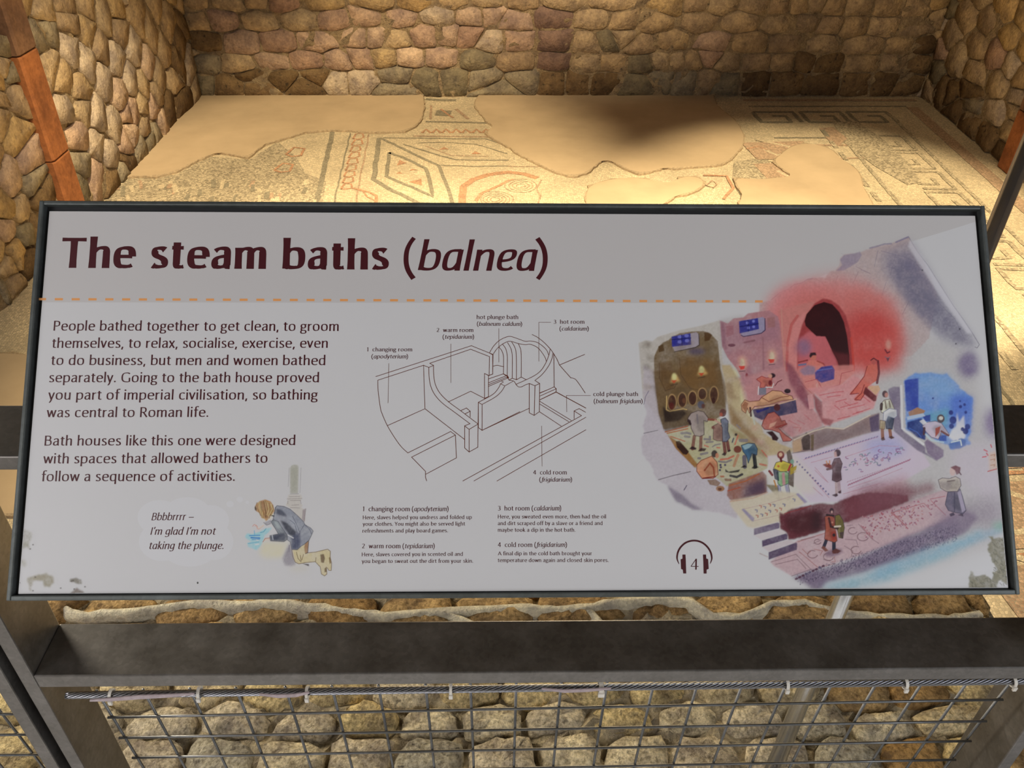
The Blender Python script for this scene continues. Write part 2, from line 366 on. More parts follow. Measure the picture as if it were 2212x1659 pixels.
# the terracotta strips stand against the side walls
tu0, _ = uv(fl, 60, 215); tu1, _ = uv(fl, 106, 215)
def in_strip(s): return min(tu0, tu1)-.03 < s[0] < max(tu0, tu1)+.03
wall_left = build_wall('wall_left', fl, parse(LEFT), .0, ll+.6, 0, ll+.7, 1.0, (.24, .20), .0045, .026, skip=in_strip)
wall_right = build_wall('wall_right', fr, parse(RIGHT), .0, 4.6, 0, 5.2, 1.5, (.26, .17), .0045, .027, limit=250)
for w, l in ((wall_back, 'rubble stone wall at the far end of the mosaic room'), (wall_left, 'rubble stone wall left of the mosaic with a terracotta strip'), (wall_right, 'rubble stone wall right of the mosaic')): w['label'] = l
def terracotta(frame, u0, u1, joints, mats, label, wall):
    O, U, V, n = frame
    a, b = min(u0, u1), max(u0, u1)
    t = empty('terracotta_strip', tuple(O+U*(a+b)/2+n*.04-np.array(wall.location)), label); t.parent = wall
    w = b-a
    for k in range(len(joints)-1):
        z0, z1 = joints[k]+.004, joints[k+1]-.004
        prof = [(0, -.02), (0, .05), (w*.08, .062), (w*.92, .062), (w, .05), (w, -.02)]
        vs = []; j = (random.random()-.5)*.008
        for z in (z0, z0+.006, z1-.006, z1):
            e = .004 if z in (z0, z1) else 0
            for (u, h) in prof: vs.append(O+U*(a+u+j)+V*z+n*(h-e))
        m = len(prof); fs = []
        for r in range(3):
            for i in range(m): fs.append((r*m+i, r*m+(i+1) % m, (r+1)*m+(i+1) % m, (r+1)*m+i))
        fs += [tuple(range(m))[::-1], tuple(3*m+i for i in range(m))]
        obj('tile', vs, fs, mats[k % len(mats)], t)
    return t
_, j1 = uv(fl, 150, 322, .06); _, j2 = uv(fl, 57, 115, .06)
tile_mats = [M_TERRA, M_TERRA, M_TERRB, M_TERRB]
terracotta(fl, tu0, tu1, [0, j1, j2, j2+(j2-j1), j2+2*(j2-j1)], tile_mats, 'upright strip of orange terracotta tiles set into the left stone wall', wall_left)
ru0, _ = uv(fr, 2190, 285); ru1, _ = uv(fr, 2222, 285)
terracotta(fr, ru0, ru1, [0, .42, .84, 1.26], [M_TERRA, M_TERRB], 'upright strip of brown terracotta tiles on the right stone wall behind the steel tube', wall_right)

# upper walls, ceiling, walkway: the room that carries the lamps
Lend = CL+fl[1]*(ll+.7); Rend = CR+fr[1]*5.2
def slab(name, v, f, m, label):
    o = obj(name, v, f, m, None, center=False); o['kind'] = 'structure'; o['label'] = label; return o
def up_wall(name, frame, u0, u1, z0, z1, label):
    O, U, V, n = frame
    vs = [O+U*u+V*z-n*h for u in (u0, u1) for h in (.06, .3) for z in (z0, z1)]
    slab(name, vs, [(0, 1, 3, 2), (4, 6, 7, 5), (0, 4, 5, 1), (2, 3, 7, 6), (0, 2, 6, 4), (1, 5, 7, 3)], M_WALLP, label)
up_wall('wall_back_upper', fb, -.3, lb+.3, WTOP, 4.6, 'plain plastered wall above the back stonework')
up_wall('wall_left_upper', fl, 0, ll+.7, WTOP, 4.6, 'plain plastered wall above the left stonework')
up_wall('wall_right_upper', fr, 0, 5.2, WTOP, 4.6, 'plain plastered wall above the right stonework')
v, f = box(-5.5, 6.5, -1.2, 8.2, 4.6, 4.75); slab('ceiling', v, f, M_CEIL, 'dark ceiling over the ruin')
v, f = box(-5, 5, -2.2, .44, .68, .8); slab('walkway_floor', v, f, M_WALK, 'visitor walkway in front of the balustrade')

# ---------------------------------------------------------------- mosaic floor
def tess(P2):
    out = []
    for t in tessellate_polygon([[Vector((a, b, 0)) for a, b in np.asarray(P2)[:, :2]]]):
        a, b, c = (P2[i] for i in t); cr = (b[0]-a[0])*(c[1]-a[1])-(b[1]-a[1])*(c[0]-a[0])
        out.append(tuple(t) if cr > 0 else tuple(t)[::-1])
    return out
fv = [(-6.5, -2.5, 0), (6.5, -2.5, 0), (6.5, 8.0, 0), (-6.5, 8.0, 0)]
floor = obj('floor', fv+[(x, y, -.2) for x, y, z in fv], [(0, 1, 2, 3), (7, 6, 5, 4), (0, 4, 5, 1), (1, 5, 6, 2), (2, 6, 7, 3), (3, 7, 4, 0)], M_MOS, None, center=False)
floor['kind'] = 'structure'; floor['label'] = 'cream mosaic pavement with slate and red bands'
def strip_mesh(P, w, z):
    P = np.asarray(P, float)[:, :2]; T = np.gradient(P, axis=0) if len(P) > 2 else np.array([P[1]-P[0]]*2)
    T /= np.linalg.norm(T, axis=1)[:, None]+1e-9; Nn = np.stack([-T[:, 1], T[:, 0]], 1)*w/2
    vs = [(a, b, z) for a, b in P+Nn]+[(a, b, z) for a, b in P-Nn]; k = len(P)
    return vs, [(i, k+i, k+i+1, i+1) for i in range(k-1)]
def subdiv(P, step=.06):
    out = [P[0]]
    for a, b in zip(P[:-1], P[1:]):
        n = max(1, int(np.linalg.norm(np.array(b)-a)/step))
        for i in range(1, n+1): out.append(np.array(a)+(np.array(b)-a)*i/n)
    return np.array(out)
INL = {}
zl = [.0012]
def inlay(px, w, m, name='mosaic_band', closed=False, plan=False):
    """bands laid in the pavement; several pieces of one figure go into one part"""
    P = np.array([flo(x, y) for x, y in px]) if not plan else np.array([(a, b, 0) for a, b in px])
    if closed: P = np.vstack([P, P[:1]])
    P = subdiv(list(P)); P[1:-1, :2] += (RNG.random((len(P)-2, 2))-.5)*.008
    zl[0] += .00002
    INL.setdefault((name, m.name), []).append(strip_mesh(P, w, zl[0]))
def Zf(x0, y0, s, pts): return [(x0+a/s, y0+b/s) for a, b in pts]
q2 = lambda p: Zf(540, 0, 3.6875, p)
q3 = lambda p: Zf(1080, 0, 3.686, p)
q4 = lambda p: Zf(1640, 0, 3.687, p)
def flush():
    for (name, mn), parts in INL.items():
        V, Fc = merge(parts); obj(name, V, Fc, bpy.data.materials[mn], floor, center=True)
    INL.clear()
# left part of the pavement: bands, guilloche and lozenges
inlay(q2([(660, 1040), (580, 1400), (520, 1640)]), .036, M_MOSD)
inlay(q2([(800, 1060), (700, 1480), (650, 1700)]), .012, M_MOSD)
inlay(q2([(945, 1070), (870, 1470), (830, 1700)]), .012, M_MOSP)
for k in range(9):
    t = k/8; cx = 865-95*t; cy = 1085+400*t
    inlay(q2([(cx-45, cy+22), (cx-20, cy-18), (cx+35, cy-20), (cx+42, cy+12), (cx-5, cy+24)]), .016, M_MOSR, 'guilloche', closed=True)
flush()
inlay(q2([(1030, 1100), (985, 1430), (1100, 1500), (1340, 1620), (1500, 1700)]), .036, M_MOSD)
inlay(q2([(1030, 1100), (1060, 1110), (1300, 1225), (1500, 1320), (1560, 1450), (1620, 1640)]), .026, M_MOSD)
inlay(q2([(1110, 1215), (1085, 1405), (1280, 1490), (1460, 1570), (1430, 1440), (1400, 1340), (1250, 1270)]), .028, M_MOSD, closed=True)
inlay(q2([(1060, 1098), (1500, 1104), (1880, 1108), (2010, 1150)]), .016, M_MOSD)
inlay(q2([(1220, 1150), (1450, 1222), (1640, 1275), (2060, 1278)]), .018, M_MOSD)
inlay(q2([(1340, 1140), (1560, 1135), (1800, 1150), (2050, 1225)]), .012, M_MOSD)
inlay(q2([(1400, 1165), (1600, 1240), (1900, 1246)]), .010, M_MOSP)
inlay(q2([(1520, 1318), (1800, 1326), (2060, 1322)]), .014, M_MOSD)
flush()
def tri(px, m, name='mosaic_triangle'):
    P = np.array([flo(x, y) for x, y in px]); zl[0] += .00002; P[:, 2] = zl[0]
    obj(name, P, tess(P), m, floor)
for t in ([(1170, 1320), (1250, 1300), (1190, 1275)], [(1265, 1450), (1370, 1478), (1365, 1425)], [(1270, 1360), (1340, 1355), (1290, 1345)], [(1165, 1385), (1215, 1385), (1190, 1368)], [(1505, 1195), (1585, 1190), (1545, 1172)], [(1765, 1230), (1845, 1228), (1790, 1205)]):
    tri(q2(t), M_MOSR)
# medallion with shell rings
inlay(q2([(1690, 1700), (1688, 1560), (1700, 1490), (1780, 1430), (1900, 1392), (2060, 1372), (2180, 1388), (2290, 1420)]), .05, M_MOSR, 'medallion_ring')
inlay(q2([(1800, 1600), (1850, 1540), (1980, 1480), (2060, 1440), (2100, 1430)]), .026, M_MOSR, 'medallion_ring')
flush()
for r in (20, 34, 48, 62, 78):
    inlay(q2([(1950+r*1.9*math.cos(a), 1590+r*.85*math.sin(a)) for a in np.linspace(0, 2*math.pi, 20)]), .007, M_MOSP, 'shell_ring')
for r in (24, 44, 64, 86):
    inlay(q3([(165+r*1.5*math.cos(a), 1480+r*.62*math.sin(a)) for a in np.linspace(0, 2*math.pi, 20)]), .007, M_MOSP, 'shell_ring')
flush()
inlay(q3([(300, 1650), (320, 1560), (290, 1500), (330, 1430)]), .012, M_MOSP)
inlay(q3([(80, 1180), (300, 1240), (360, 1290), (300, 1330), (60, 1325)]), .012, M_MOSP)
inlay(q2([(820, 1500), (940, 1530), (1010, 1560), (1000, 1640)]), .022, M_MOSR)
inlay(q2([(900, 1520), (930, 1570), (1000, 1600)]), .014, M_MOSR)
flush()
# fragment by the back wall
inlay(q2([(1400, 790), (1520, 800), (1640, 800)]), .05, M_MOSD); inlay(q2([(1440, 840), (1440, 950)]), .02, M_MOSP)
inlay(q2([(1480, 900), (1600, 905)]), .13, M_MOSD); inlay(q2([(1520, 870), (1620, 940)]), .02, M_MOSR)
inlay(q2([(1640, 870), (1740, 950)]), .03, M_MOSP); inlay(q2([(1400, 970), (1900, 980)]), .03, M_MOSD)
for k in range(7): inlay(q2([(1370+80*k, 1060), (1400+80*k, 1030), (1440+80*k, 1060)]), .025, M_MOSR)
inlay(q2([(1300, 1085), (1900, 1092)]), .02, M_MOSP)
flush()
# worn grey field left
P = [flo(x, y) for x, y in [(262, 388), (380, 378), (450, 338), (540, 345), (600, 306), (640, 340), (660, 375), (705, 392), (690, 470), (160, 500)]]
zg = [(p[0], p[1], .0010) for p in P]
obj('worn_mosaic_field', zg, tess(zg), M_MOSG, floor)
for k in range(46):
    x = random.uniform(250, 690); y = random.uniform(385, 450)
    inlay([(x, y), (x+random.uniform(-6, 6), y+random.uniform(6, 22))], .016+random.random()*.02, random.choice([M_MOSD, M_MOSD, M_MOS, M_MOSP]), 'loose_tessera_patch')
for (cx, cy) in ((640, 328), (615, 362)):
    inlay([(cx-22, cy+6), (cx-4, cy-9), (cx+18, cy-6), (cx+10, cy+9), (cx-10, cy+11)], .02, M_MOSR, 'guilloche', closed=True)
flush()
# meander border along the back wall (plan coordinates: u along the wall, v away from it)
def plan(frame, u, v): O, U, V, n = frame; p = O+U*u+n*v; return (p[0], p[1])
def meander(frame, ua, ub, v0, pitch, w, m):
    u = ua
    while u < ub:
        e = pitch
        seg = [(u, v0), (u, v0+.62*e), (u+.62*e, v0+.62*e), (u+.62*e, v0+.25*e), (u+.34*e, v0+.25*e)]
        inlay([plan(frame, *p) for p in seg], w, m, 'meander', plan=True)
        seg = [(u+.84*e, v0+.62*e), (u+.84*e, v0), (u, v0)]
        inlay([plan(frame, *p) for p in seg], w, m, 'meander', plan=True)
        u += pitch
ub0 = lb*.74
for v_, w_, m_ in ((.10, .05, M_MOSP), (.26, .02, M_MOSD), (1.00, .022, M_MOSD), (1.16, .03, M_MOSP), (1.42, .024, M_MOSP)):
    inlay([plan(fb, ub0, v_), plan(fb, lb-min(v_, .9), v_)], w_, m_, plan=True)
meander(fb, ub0, lb-.75, .40, .40, .035, M_MOSD); flush()
for v_, w_, m_ in ((.20, .10, M_MOSP), (.46, .03, M_MOSG), (1.02, .03, M_MOSG), (1.28, .02, M_MOSD), (1.92, .02, M_MOSD), (2.05, .02, M_MOSD)):
    inlay([plan(fr, max(.3, v_), v_), plan(fr, 6.2, v_)], w_, m_, plan=True)
flush()
meander(fr, 1.0, 6.0, .54, .36, .032, M_MOSG); flush()
for k in range(22):      # dashes and rose scrolls along the right border
    u = .9+k*.24
    inlay([plan(fr, u, 1.14), plan(fr, u+.15, 1.14)], .035, M_MOSG if k % 3 else M_MOSD, 'border_dash', plan=True)
flush()
for k in range(12):
    u = 1.2+k*.42; c = 1.6
    zl[0] += .00002; Q = [(*plan(fr, a, b), zl[0]) for a, b in ((u-.04, c-.24), (u+.3, c-.26), (u+.36, c+.2), (u+.02, c+.25))]; obj('scroll_ground', Q, tess(Q), M_MOSP, floor)
    inlay([plan(fr, u-.05, c+.12), plan(fr, u+.08, c-.1), plan(fr, u+.22, c-.12), plan(fr, u+.26, c+.04), plan(fr, u+.14, c+.1)], .03, M_MOS, 'scroll', plan=True)
    inlay([plan(fr, u+.1, c-.22), plan(fr, u+.34, c-.16), plan(fr, u+.38, c+.1)], .022, M_MOSR, 'scroll', plan=True)
flush()
def field(px, m, z=.0010):
    zg = [(q[0], q[1], z) for q in (flo(x, y) for x, y in px)]; obj('worn_mosaic_field', zg, tess(zg), m, floor)
field([(1585, 352), (1620, 345), (1655, 342), (1668, 360), (1690, 374), (1712, 385), (1640, 392), (1582, 390)], M_MOSG, .0034)
field([(1800, 265), (1850, 262), (1905, 300), (1960, 350), (1990, 395), (1960, 400), (1890, 360), (1850, 330), (1812, 300)], M_MOSG, .0036)
field([(1770, 278), (1800, 275), (1830, 300), (1810, 318), (1785, 300)], M_MOSP, .0038)
inlay(q3([(1640, 1480), (1700, 1500), (1730, 1470), (1690, 1440)]), .012, M_MOSP, 'shell_ring', closed=True)
inlay(q3([(1620, 1400), (1800, 1405), (1860, 1500), (1780, 1590)]), .022, M_MOSR, 'medallion_ring')
inlay(q3([(1960, 1190), (2060, 1170), (2130, 1200)]), .014, M_MOSR, 'medallion_ring')
flush()

# plaster infill: slabs with ragged crumbling edges lying proud of the mosaic
def plaster(px, label, jitter=.007, z=.014, smoothcut=()):
    P = [flo(x, y)[:2] for x, y in px]; k = len(P); out = []
    for i in range(k):
        a = np.array(P[i]); b = np.array(P[(i+1) % k]); L = np.linalg.norm(b-a); n = max(1, int(L/.035))
        for t in range(n): out.append(a+(b-a)*t/n+((RNG.random(2)-.5)*jitter*2 if i not in smoothcut else 0))
    out = np.array(out); m = len(out)
    c = out.mean(0)
    vs = [(x, y, .0005) for x, y in out]+[(x, y, z) for x, y in out]
    sm = sum(np.roll(out, k_, 0) for k_ in range(-4, 5))/9; T = np.roll(sm, -3, 0)-np.roll(sm, 3, 0); T /= np.linalg.norm(T, axis=1)[:, None]+1e-9
    ar = np.sum(out[:, 0]*np.roll(out[:, 1], -1)-out[:, 1]*np.roll(out[:, 0], -1)); sg = 1 if ar > 0 else -1
    sm2 = sum(np.roll(out, k_, 0) for k_ in range(-2, 3))/5
    inn = sm2+np.stack([-T[:, 1], T[:, 0]], 1)*sg*.009
    vs += [(x, y, z+.0035) for x, y in inn]
    fs = [(i, (i+1) % m, m+(i+1) % m, m+i) for i in range(m)]+[(m+i, m+(i+1) % m, 2*m+(i+1) % m, 2*m+i) for i in range(m)]
    if sg < 0: fs = [f[::-1] for f in fs]
    fs += [tuple(2*m+i for i in t) for t in tess(inn)]
    o = obj('plaster_infill', vs, fs, M_PLAS, floor)
    o.data.materials.append(M_PLSE)
    for p in o.data.polygons[:2*m]: p.material_index = 1
    o['label'] = label
plaster([(425, 204), (915, 204), (918, 235), (912, 262), (897, 278), (875, 288), (798, 290), (760, 286), (703, 285), (662, 290), (621, 301), (575, 315), (554, 331), (536, 345), (500, 338), (470, 334), (440, 345), (415, 358), (380, 376), (340, 386), (300, 384), (262, 390), (285, 362), (330, 310), (385, 258)], 'smooth tan plaster patch in the far left corner')
plaster([(1035, 204), (1022, 228), (1035, 248), (1047, 263), (1066, 277), (1044, 290), (1066, 304), (1099, 323), (1120, 338), (1156, 355), (1180, 368), (1202, 377), (1240, 386), (1268, 378), (1290, 362), (1300, 350), (1322, 352), (1345, 366), (1378, 380), (1406, 377), (1433, 366), (1460, 368), (1503, 364), (1555, 361), (1575, 352), (1585, 345), (1604, 320), (1609, 296), (1598, 276), (1585, 260), (1560, 242), (1549, 231), (1541, 204)], 'smooth tan plaster patch against the back wall')
plaster([(1270, 404), (1290, 400), (1311, 391), (1350, 388), (1392, 388), (1420, 396), (1446, 402), (1462, 394), (1465, 385), (1503, 384), (1525, 396), (1516, 410), (1490, 422), (1460, 429), (1433, 445), (1420, 480), (1270, 470), (1262, 434)], 'small plaster patch just above the panel')
plaster([(1582, 388), (1610, 389), (1640, 392), (1680, 387), (1713, 385), (1690, 372), (1667, 353), (1685, 336), (1708, 320), (1735, 312), (1786, 320), (1800, 330), (1814, 344), (1830, 356), (1846, 366), (1858, 380), (1862, 388), (1865, 407), (1884, 440), (1905, 500), (1560, 500), (1590, 455), (1600, 425), (1590, 404)], 'bright plaster patch on the right above the panel')
plaster([(-160, 765), (0, 768), (30, 764), (50, 770), (220, 790), (330, 900), (300, 1120), (-200, 1120)], 'plaster patch left of the panel')
# ---------------------------------------------------------------- low rubble wall under the balustrade
ZW = .93
n_top = np.array([0, 0, 1.0])
ftop = (np.array([0, 0, ZW]), np.array([1.0, 0, 0]), np.array([0, 1.0, 0]), n_top)
def tp(x, y): p = flo(x, y, ZW); return (float(p[0]), float(p[1]))
FARL = tp(30, 1200)[1]
low = bed('wall_low', (np.array([0, 0, ZW+.008]), ftop[1], ftop[2], n_top), -1.55, 1.01, .47, 1.17, .022, .018, stone_mat('earthy_bed', [(.46, .38, .25), (.50, .42, .28)], scale=2, pit=.5, dist=.02), thick=ZW+.02)
low['label'] = 'low rubble wall between the walkway and the mosaic'
low_sites = [((float(u)+random.random()*.06, 1.135), M_BRN) for u in np.arange(-1.5, 1.0, .21)]
for x, y, c in parse("""130,1300,o 260,1318,o 430,1322,o 580,1318,b 740,1322,b 900,1338,o 1060,1332,o 1250,1330,o 1420,1300,o 1570,1312,b 1720,1338,b 1880,1305,b 2040,1312,b 2140,1305,o
240,1400,t 420,1405,g 640,1395,t 860,1400,a 1080,1405,t 1290,1400,g 1500,1400,t 1700,1405,a 1900,1400,t 2100,1400,t
120,1505,a 300,1512,o 440,1500,t 600,1515,o 720,1505,o 880,1510,a 1010,1508,o 1150,1508,t 1285,1500,o 1420,1508,o 1560,1500,o 1700,1505,o 1850,1515,b 1990,1512,b 2110,1500,o
20,1540,t 200,1570,a 350,1575,p 520,1570,a 660,1580,p 800,1572,t 930,1575,p 1060,1568,a 1200,1560,p 1340,1565,t 1480,1555,a 1620,1562,p 1760,1560,p 1900,1580,p 2040,1565,o
60,1620,t 180,1650,p 330,1640,a 480,1638,g 640,1640,a 780,1636,a 930,1642,g 1080,1640,a 1230,1630,a 1370,1635,a 1520,1640,p 1680,1640,a 1820,1650,g 1960,1640,b 2090,1640,o
-60,1560,t -80,1640,t 2230,1560,b 2200,1650,b -40,1280,t -150,1250,t 20,1240,t 2250,1480,o""" ):
    p = tp(x, y); low_sites.append((p, MT[c]))
for u in np.arange(-1.5, 1.0, .17):
    low_sites.append(((u+random.random()*.05, .52), M_TAN)); low_sites.append(((u+random.random()*.05, .60), M_PALE))
M_LOWT = stone_mat('low_wall_limestone', [(.66, .55, .35), (.60, .50, .32), (.68, .55, .30)], scale=2.4, dark=(.17, .13, .08), pit=.75, dist=.012)
M_LOWP = stone_mat('low_wall_pale_limestone', [(.64, .56, .42), (.56, .49, .38), (.66, .58, .42)], scale=2.4, dark=(.16, .13, .09), pit=.8, dist=.012)
M_LOWG = stone_mat('low_wall_grey_limestone', [(.46, .43, .35), (.40, .37, .30)], scale=2.2, dark=(.07, .06, .05), pit=.9, dist=.012)
M_LOWB = stone_mat('low_wall_ochre_stone', [(.40, .25, .10), (.34, .22, .10), (.42, .29, .14)], scale=2.0, dark=(.13, .08, .04), pit=.8, dist=.012)
low_map = {M_TAN.name: M_LOWT, M_PALE.name: M_LOWP, M_PNK.name: M_LOWP, M_GRY.name: M_LOWG, M_OCH.name: M_LOWT, M_BRN.name: M_LOWB}
lc = cells([s for s, m in low_sites], (-1.53, .995, .485, 1.155), 1.6)
for (s, m), c in zip(low_sites, lc):
    if c is None: continue
    mm = low_map[m.name]
    if s[1] > .98: mm = M_LOWB
    stone(low, ftop, c, .0025, .026*(.8+.6*random.random()), mm, random, n=20, rings=((1.0, -.5), (.975, .5), (.86, .85), (.5, 1.0)))
# rubble spilling at the left end of the low wall and its ragged lime-mortar crest
def crest(px, w, h, name):
    P = subdiv([flo(x, y, ZW+.034) for x, y in px], .02); k = len(P)
    T = np.gradient(P[:, :2], axis=0); T /= np.linalg.norm(T, axis=1)[:, None]; Nn = np.stack([-T[:, 1], T[:, 0]], 1)
    prof = [(-1, -.2), (-.92, .55), (-.5, .95), (0, 1.0), (.5, .9), (.92, .5), (1, -.2)]; vs = []; fs = []
    ww = w*(.75+.5*np.interp(np.arange(k), np.linspace(0, k, k//6+2), RNG.random(k//6+2)))
    for i in range(k):
        for a, b in prof:
            q = P[i, :2]+Nn[i]*(a*ww[i]/2+(RNG.random()-.5)*.006); vs.append((q[0], q[1], ZW+.038+h*(b-1)*(.85+.3*RNG.random())))
    m = len(prof)
    for i in range(k-1):
        for j in range(m-1): fs.append((i*m+j, i*m+j+1, (i+1)*m+j+1, (i+1)*m+j))
    fs += [tuple(range(m)), tuple((k-1)*m+j for j in range(m))[::-1]]
    return obj(name, vs, fs, M_CREST, low, smooth=True)
M_CREST = stone_mat('pale_mortar_crest', [(.62, .57, .44)], scale=2.2, dark=(.40, .35, .25), pit=.3, dist=.01)
crest([(120, 1296), (150, 1320), (190, 1326), (300, 1316), (420, 1300), (520, 1304), (610, 1300), (700, 1312), (830, 1326), (960, 1320), (1100, 1312), (1260, 1312), (1330, 1298), (1430, 1290), (1490, 1296), (1540, 1330), (1600, 1330), (1670, 1304), (1740, 1300), (1800, 1318), (1900, 1332), (2050, 1334), (2120, 1326)], .024, .03, 'mortar_crest')
crest([(960, 1322), (1020, 1345), (1060, 1380)], .020, .03, 'mortar_crest')
crest([(1270, 1316), (1300, 1345), (1310, 1400)], .026, .03, 'mortar_crest')

# ---------------------------------------------------------------- balustrade frames
Hc = 2.3; YF = .50
def bar(name, x0, x1, y0, y1, z0, z1, m, parent, label=None):
    v, f = box(x0, x1, y0, y1, z0, z1); o = obj(name, v, f, m, parent); bevel(o, .0016, 2)
    if label: o['label'] = label
    return o
def balustrade(x0, x1, label):
    t = empty('balustrade_frame', ((x0+x1)/2, YF, .82), label, 'railing')
    bar('stile', x0, x0+.0150, YF, YF+.064, .80, Hc-.460, M_GALV, t)
    bar('stile', x1-.0150, x1, YF, YF+.064, .80, Hc-.460, M_GALV, t)
    bar('top_rail', x0, x1, YF, YF+.066, Hc-.460, Hc-.445, M_GALV, t)
    bar('mid_rail', x0+.0151, x1-.0151, YF, YF+.064, Hc-.7585, Hc-.7390, M_GALV, t)
    bar('bottom_rail', x0+.0151, x1-.0151, YF, YF+.064, .84, .86, M_GALV, t)
    return t
XL, XR = -.4746, .6095
balustrade(XL, XR, 'galvanised steel balustrade frame carrying the information panel')
balustrade(XL-.013-1.084, XL-.013, 'neighbouring galvanised balustrade frame cut off at the left edge')
g = obj('frame_gap_shade', *box(XL-.0128, XL-.0002, YF+.018, YF+.062, .82, Hc-.47), M_BLACK); tag(g, 'black strip standing for the darkness in the gap between the two balustrade frames', 'dark strip')  # black strip added to stand for the darkness between the frames
# wire mesh infill (welded grid leaning 4 degrees)
n_m = np.array([0, math.cos(math.radians(4)), math.sin(math.radians(4))]); P_m = np.array([0, .524, Hc-.775])
def mp(x, y): return hit(x, y, P_m, n_m)
def wire(parent, a, b, r=.0016, sag=0.0):
    pts = [np.array(a)+(np.array(b)-a)*t+np.array([0, 0, -sag*4*t*(1-t)]) for t in np.linspace(0, 1, 9 if sag else 3)]
    v, f = tube(pts, r, 7); return obj('wire', v, f, M_WIRE, parent, smooth=True)
rows = [(238, 1547, 2161, 1508.5), (262, 1591, 2126, 1555), (290, 1634, 2093, 1598), (316, 1674, 2060, 1638.5)]
mesh_t = empty('wire_mesh_panel', (0.06, .54, 1.3), 'welded wire grid tied below the middle rail of the main balustrade frame', 'wire mesh')
ends = []
for a in rows: ends.append((mp(a[0], a[1]), mp(a[2], a[3])))
d0 = (ends[3][0]-ends[0][0])/3; d1 = (ends[3][1]-ends[0][1])/3
for k in range(4, 12): ends.append((ends[0][0]+d0*k, ends[0][1]+d1*k))
ends.insert(0, (ends[0][0]-d0, ends[0][1]-d1))
for a, b in ends[1:]: wire(mesh_t, a+np.array([-.002, -.0016, 0]), b+np.array([.002, -.0016, 0]), .0016, sag=-.0012)
xs = [239, 336, 433, 529, 632, 729, 826, 924, 1018, 1113.6, 1207.7, 1304, 1402.5, 1495, 1590, 1683, 1779.6, 1874, 1971, 2067, 2160]
L0, L1 = ends[1]; tt = []
for x in xs:
    y = 1547+(1508.5-1547)*(x-238)/(2161-238); p = mp(x, y); tt.append(np.linalg.norm(p-L0)/np.linalg.norm(L1-L0))
for t in tt:
    a = ends[0][0]+(ends[0][1]-ends[0][0])*t+np.array([0, .0016, .004]); b = ends[-1][0]+(ends[-1][1]-ends[-1][0])*t+np.array([0, .0016, 0])
    wire(mesh_t, a, b)
mesh_l = empty('wire_mesh_panel', (-1.0, .54, 1.3), 'welded wire grid in the neighbouring balustrade frame at the left edge', 'wire mesh')
for k, (a, b) in enumerate(ends[1:]):
    q = np.array([-.506, a[1], a[2]+.006]); wire(mesh_l, q+np.array([-.98, -.0016, .004]), q)
for j in range(19):
    x = -.545-.049*j
    a = np.array([x, .5256, Hc-.765]); wire(mesh_l, a, a+np.array([-.004, .045, -.62]))

# steel rope under the middle rail: core with seven lay strands, tied to grid and rail
ra = hit(143, 1502, (0, .506, 0), np.array([0, 1.0, 0])); rb = hit(2260, 1470, (0, .506, 0), np.array([0, 1.0, 0]))
rope = empty('steel_rope', tuple((ra+rb)/2), 'twisted steel rope running under the middle rail', 'rope')
dv = rb-ra; LR = np.linalg.norm(dv); dv /= LR; a_ = np.cross(dv, Zv); a_ /= np.linalg.norm(a_); b_ = np.cross(a_, dv)
v, f = tube([ra, rb], .0026, 10); obj('core', v, f, M_BLACK, rope, smooth=True)
for s in range(8):
    pts = []
    for i in range(int(LR/.004)):
        th = 2*math.pi*(i*.004/.052+s/8); pts.append(ra+dv*i*.004+(a_*math.cos(th)+b_*math.sin(th))*.0029)
    v, f = tube(pts, .00112, 5); obj('strand', v, f, M_ROPE, rope, smooth=True)
tie_px = [(241, 1500), (431, 1494), (664, 1494), (974, 1487), (1298, 1483), (1699, 1476), (1955, 1474), (2188, 1470)]
where = ['at the far left end of the steel rope', 'second from the left along the steel rope', 'with a hanging wisp, third from the left along the rope', 'fourth from the left along the steel rope, left of the centre', 'thick one in the middle of the steel rope', 'on the rope just left of the leaning tube', 'on the rope just right of the leaning tube', 'at the far right end of the rope by the right stile']
for (x, y), wl in zip(tie_px, where):
    c = hit(x, y, (0, .506, 0), np.array([0, 1.0, 0])); r = .0050; w = .0030 if x != 1298 else .0050
    t = empty('cable_tie', tuple(c), 'white nylon cable tie '+wl, 'cable tie', 'cable ties along the steel rope')
    vs = []; fs = []; n = 18
    for i in range(n):
        th = 2*math.pi*i/n; e = np.array([0, math.cos(th)*1.1, math.sin(th)*1.1-.15])
        for s_, rr in ((-1, r), (1, r), (1, r+.0011), (-1, r+.0011)): vs.append(c+np.array([s_*w/2, 0, 0])+e*rr)
    for i in range(n):
        j = (i+1) % n
        for k in range(4): fs.append((i*4+k, i*4+(k+1) % 4, j*4+(k+1) % 4, j*4+k))
    obj('loop', vs, fs, M_TIE, t)
    v, f = box(c[0]-w*.7, c[0]+w*.7, c[1]-.0085, c[1]-.0058, c[2]-.0075, c[2]-.0015); bevel(obj('head', v, f, M_TIE, t), .0006)
def film(px, w, label):
    P = [hit(x, y, (0, .4985, 0), np.array([0, 1.0, 0])) for x, y in px]; vs = []; fs = []
    for i, p in enumerate(P):
        ww = w*math.sin(math.pi*(i+.4)/(len(P)-.2)); vs += [p+np.array([0, 0, ww/2]), p-np.array([0, .001, ww/2]), p+np.array([0, .0006, -ww/2]), p+np.array([0, .0012, ww/2])]
    for i in range(len(P)-1):
        for k in range(4): fs.append((i*4+k, i*4+(k+1) % 4, i*4+4+(k+1) % 4, i*4+4+k))
    o = obj('plastic_film_strip', vs, fs, M_FILM); tag(o, label, 'plastic strip'); return o
M_FILM = plain('lilac_plastic_film', (.36, .29, .29), .3, var=.15, scale=200)
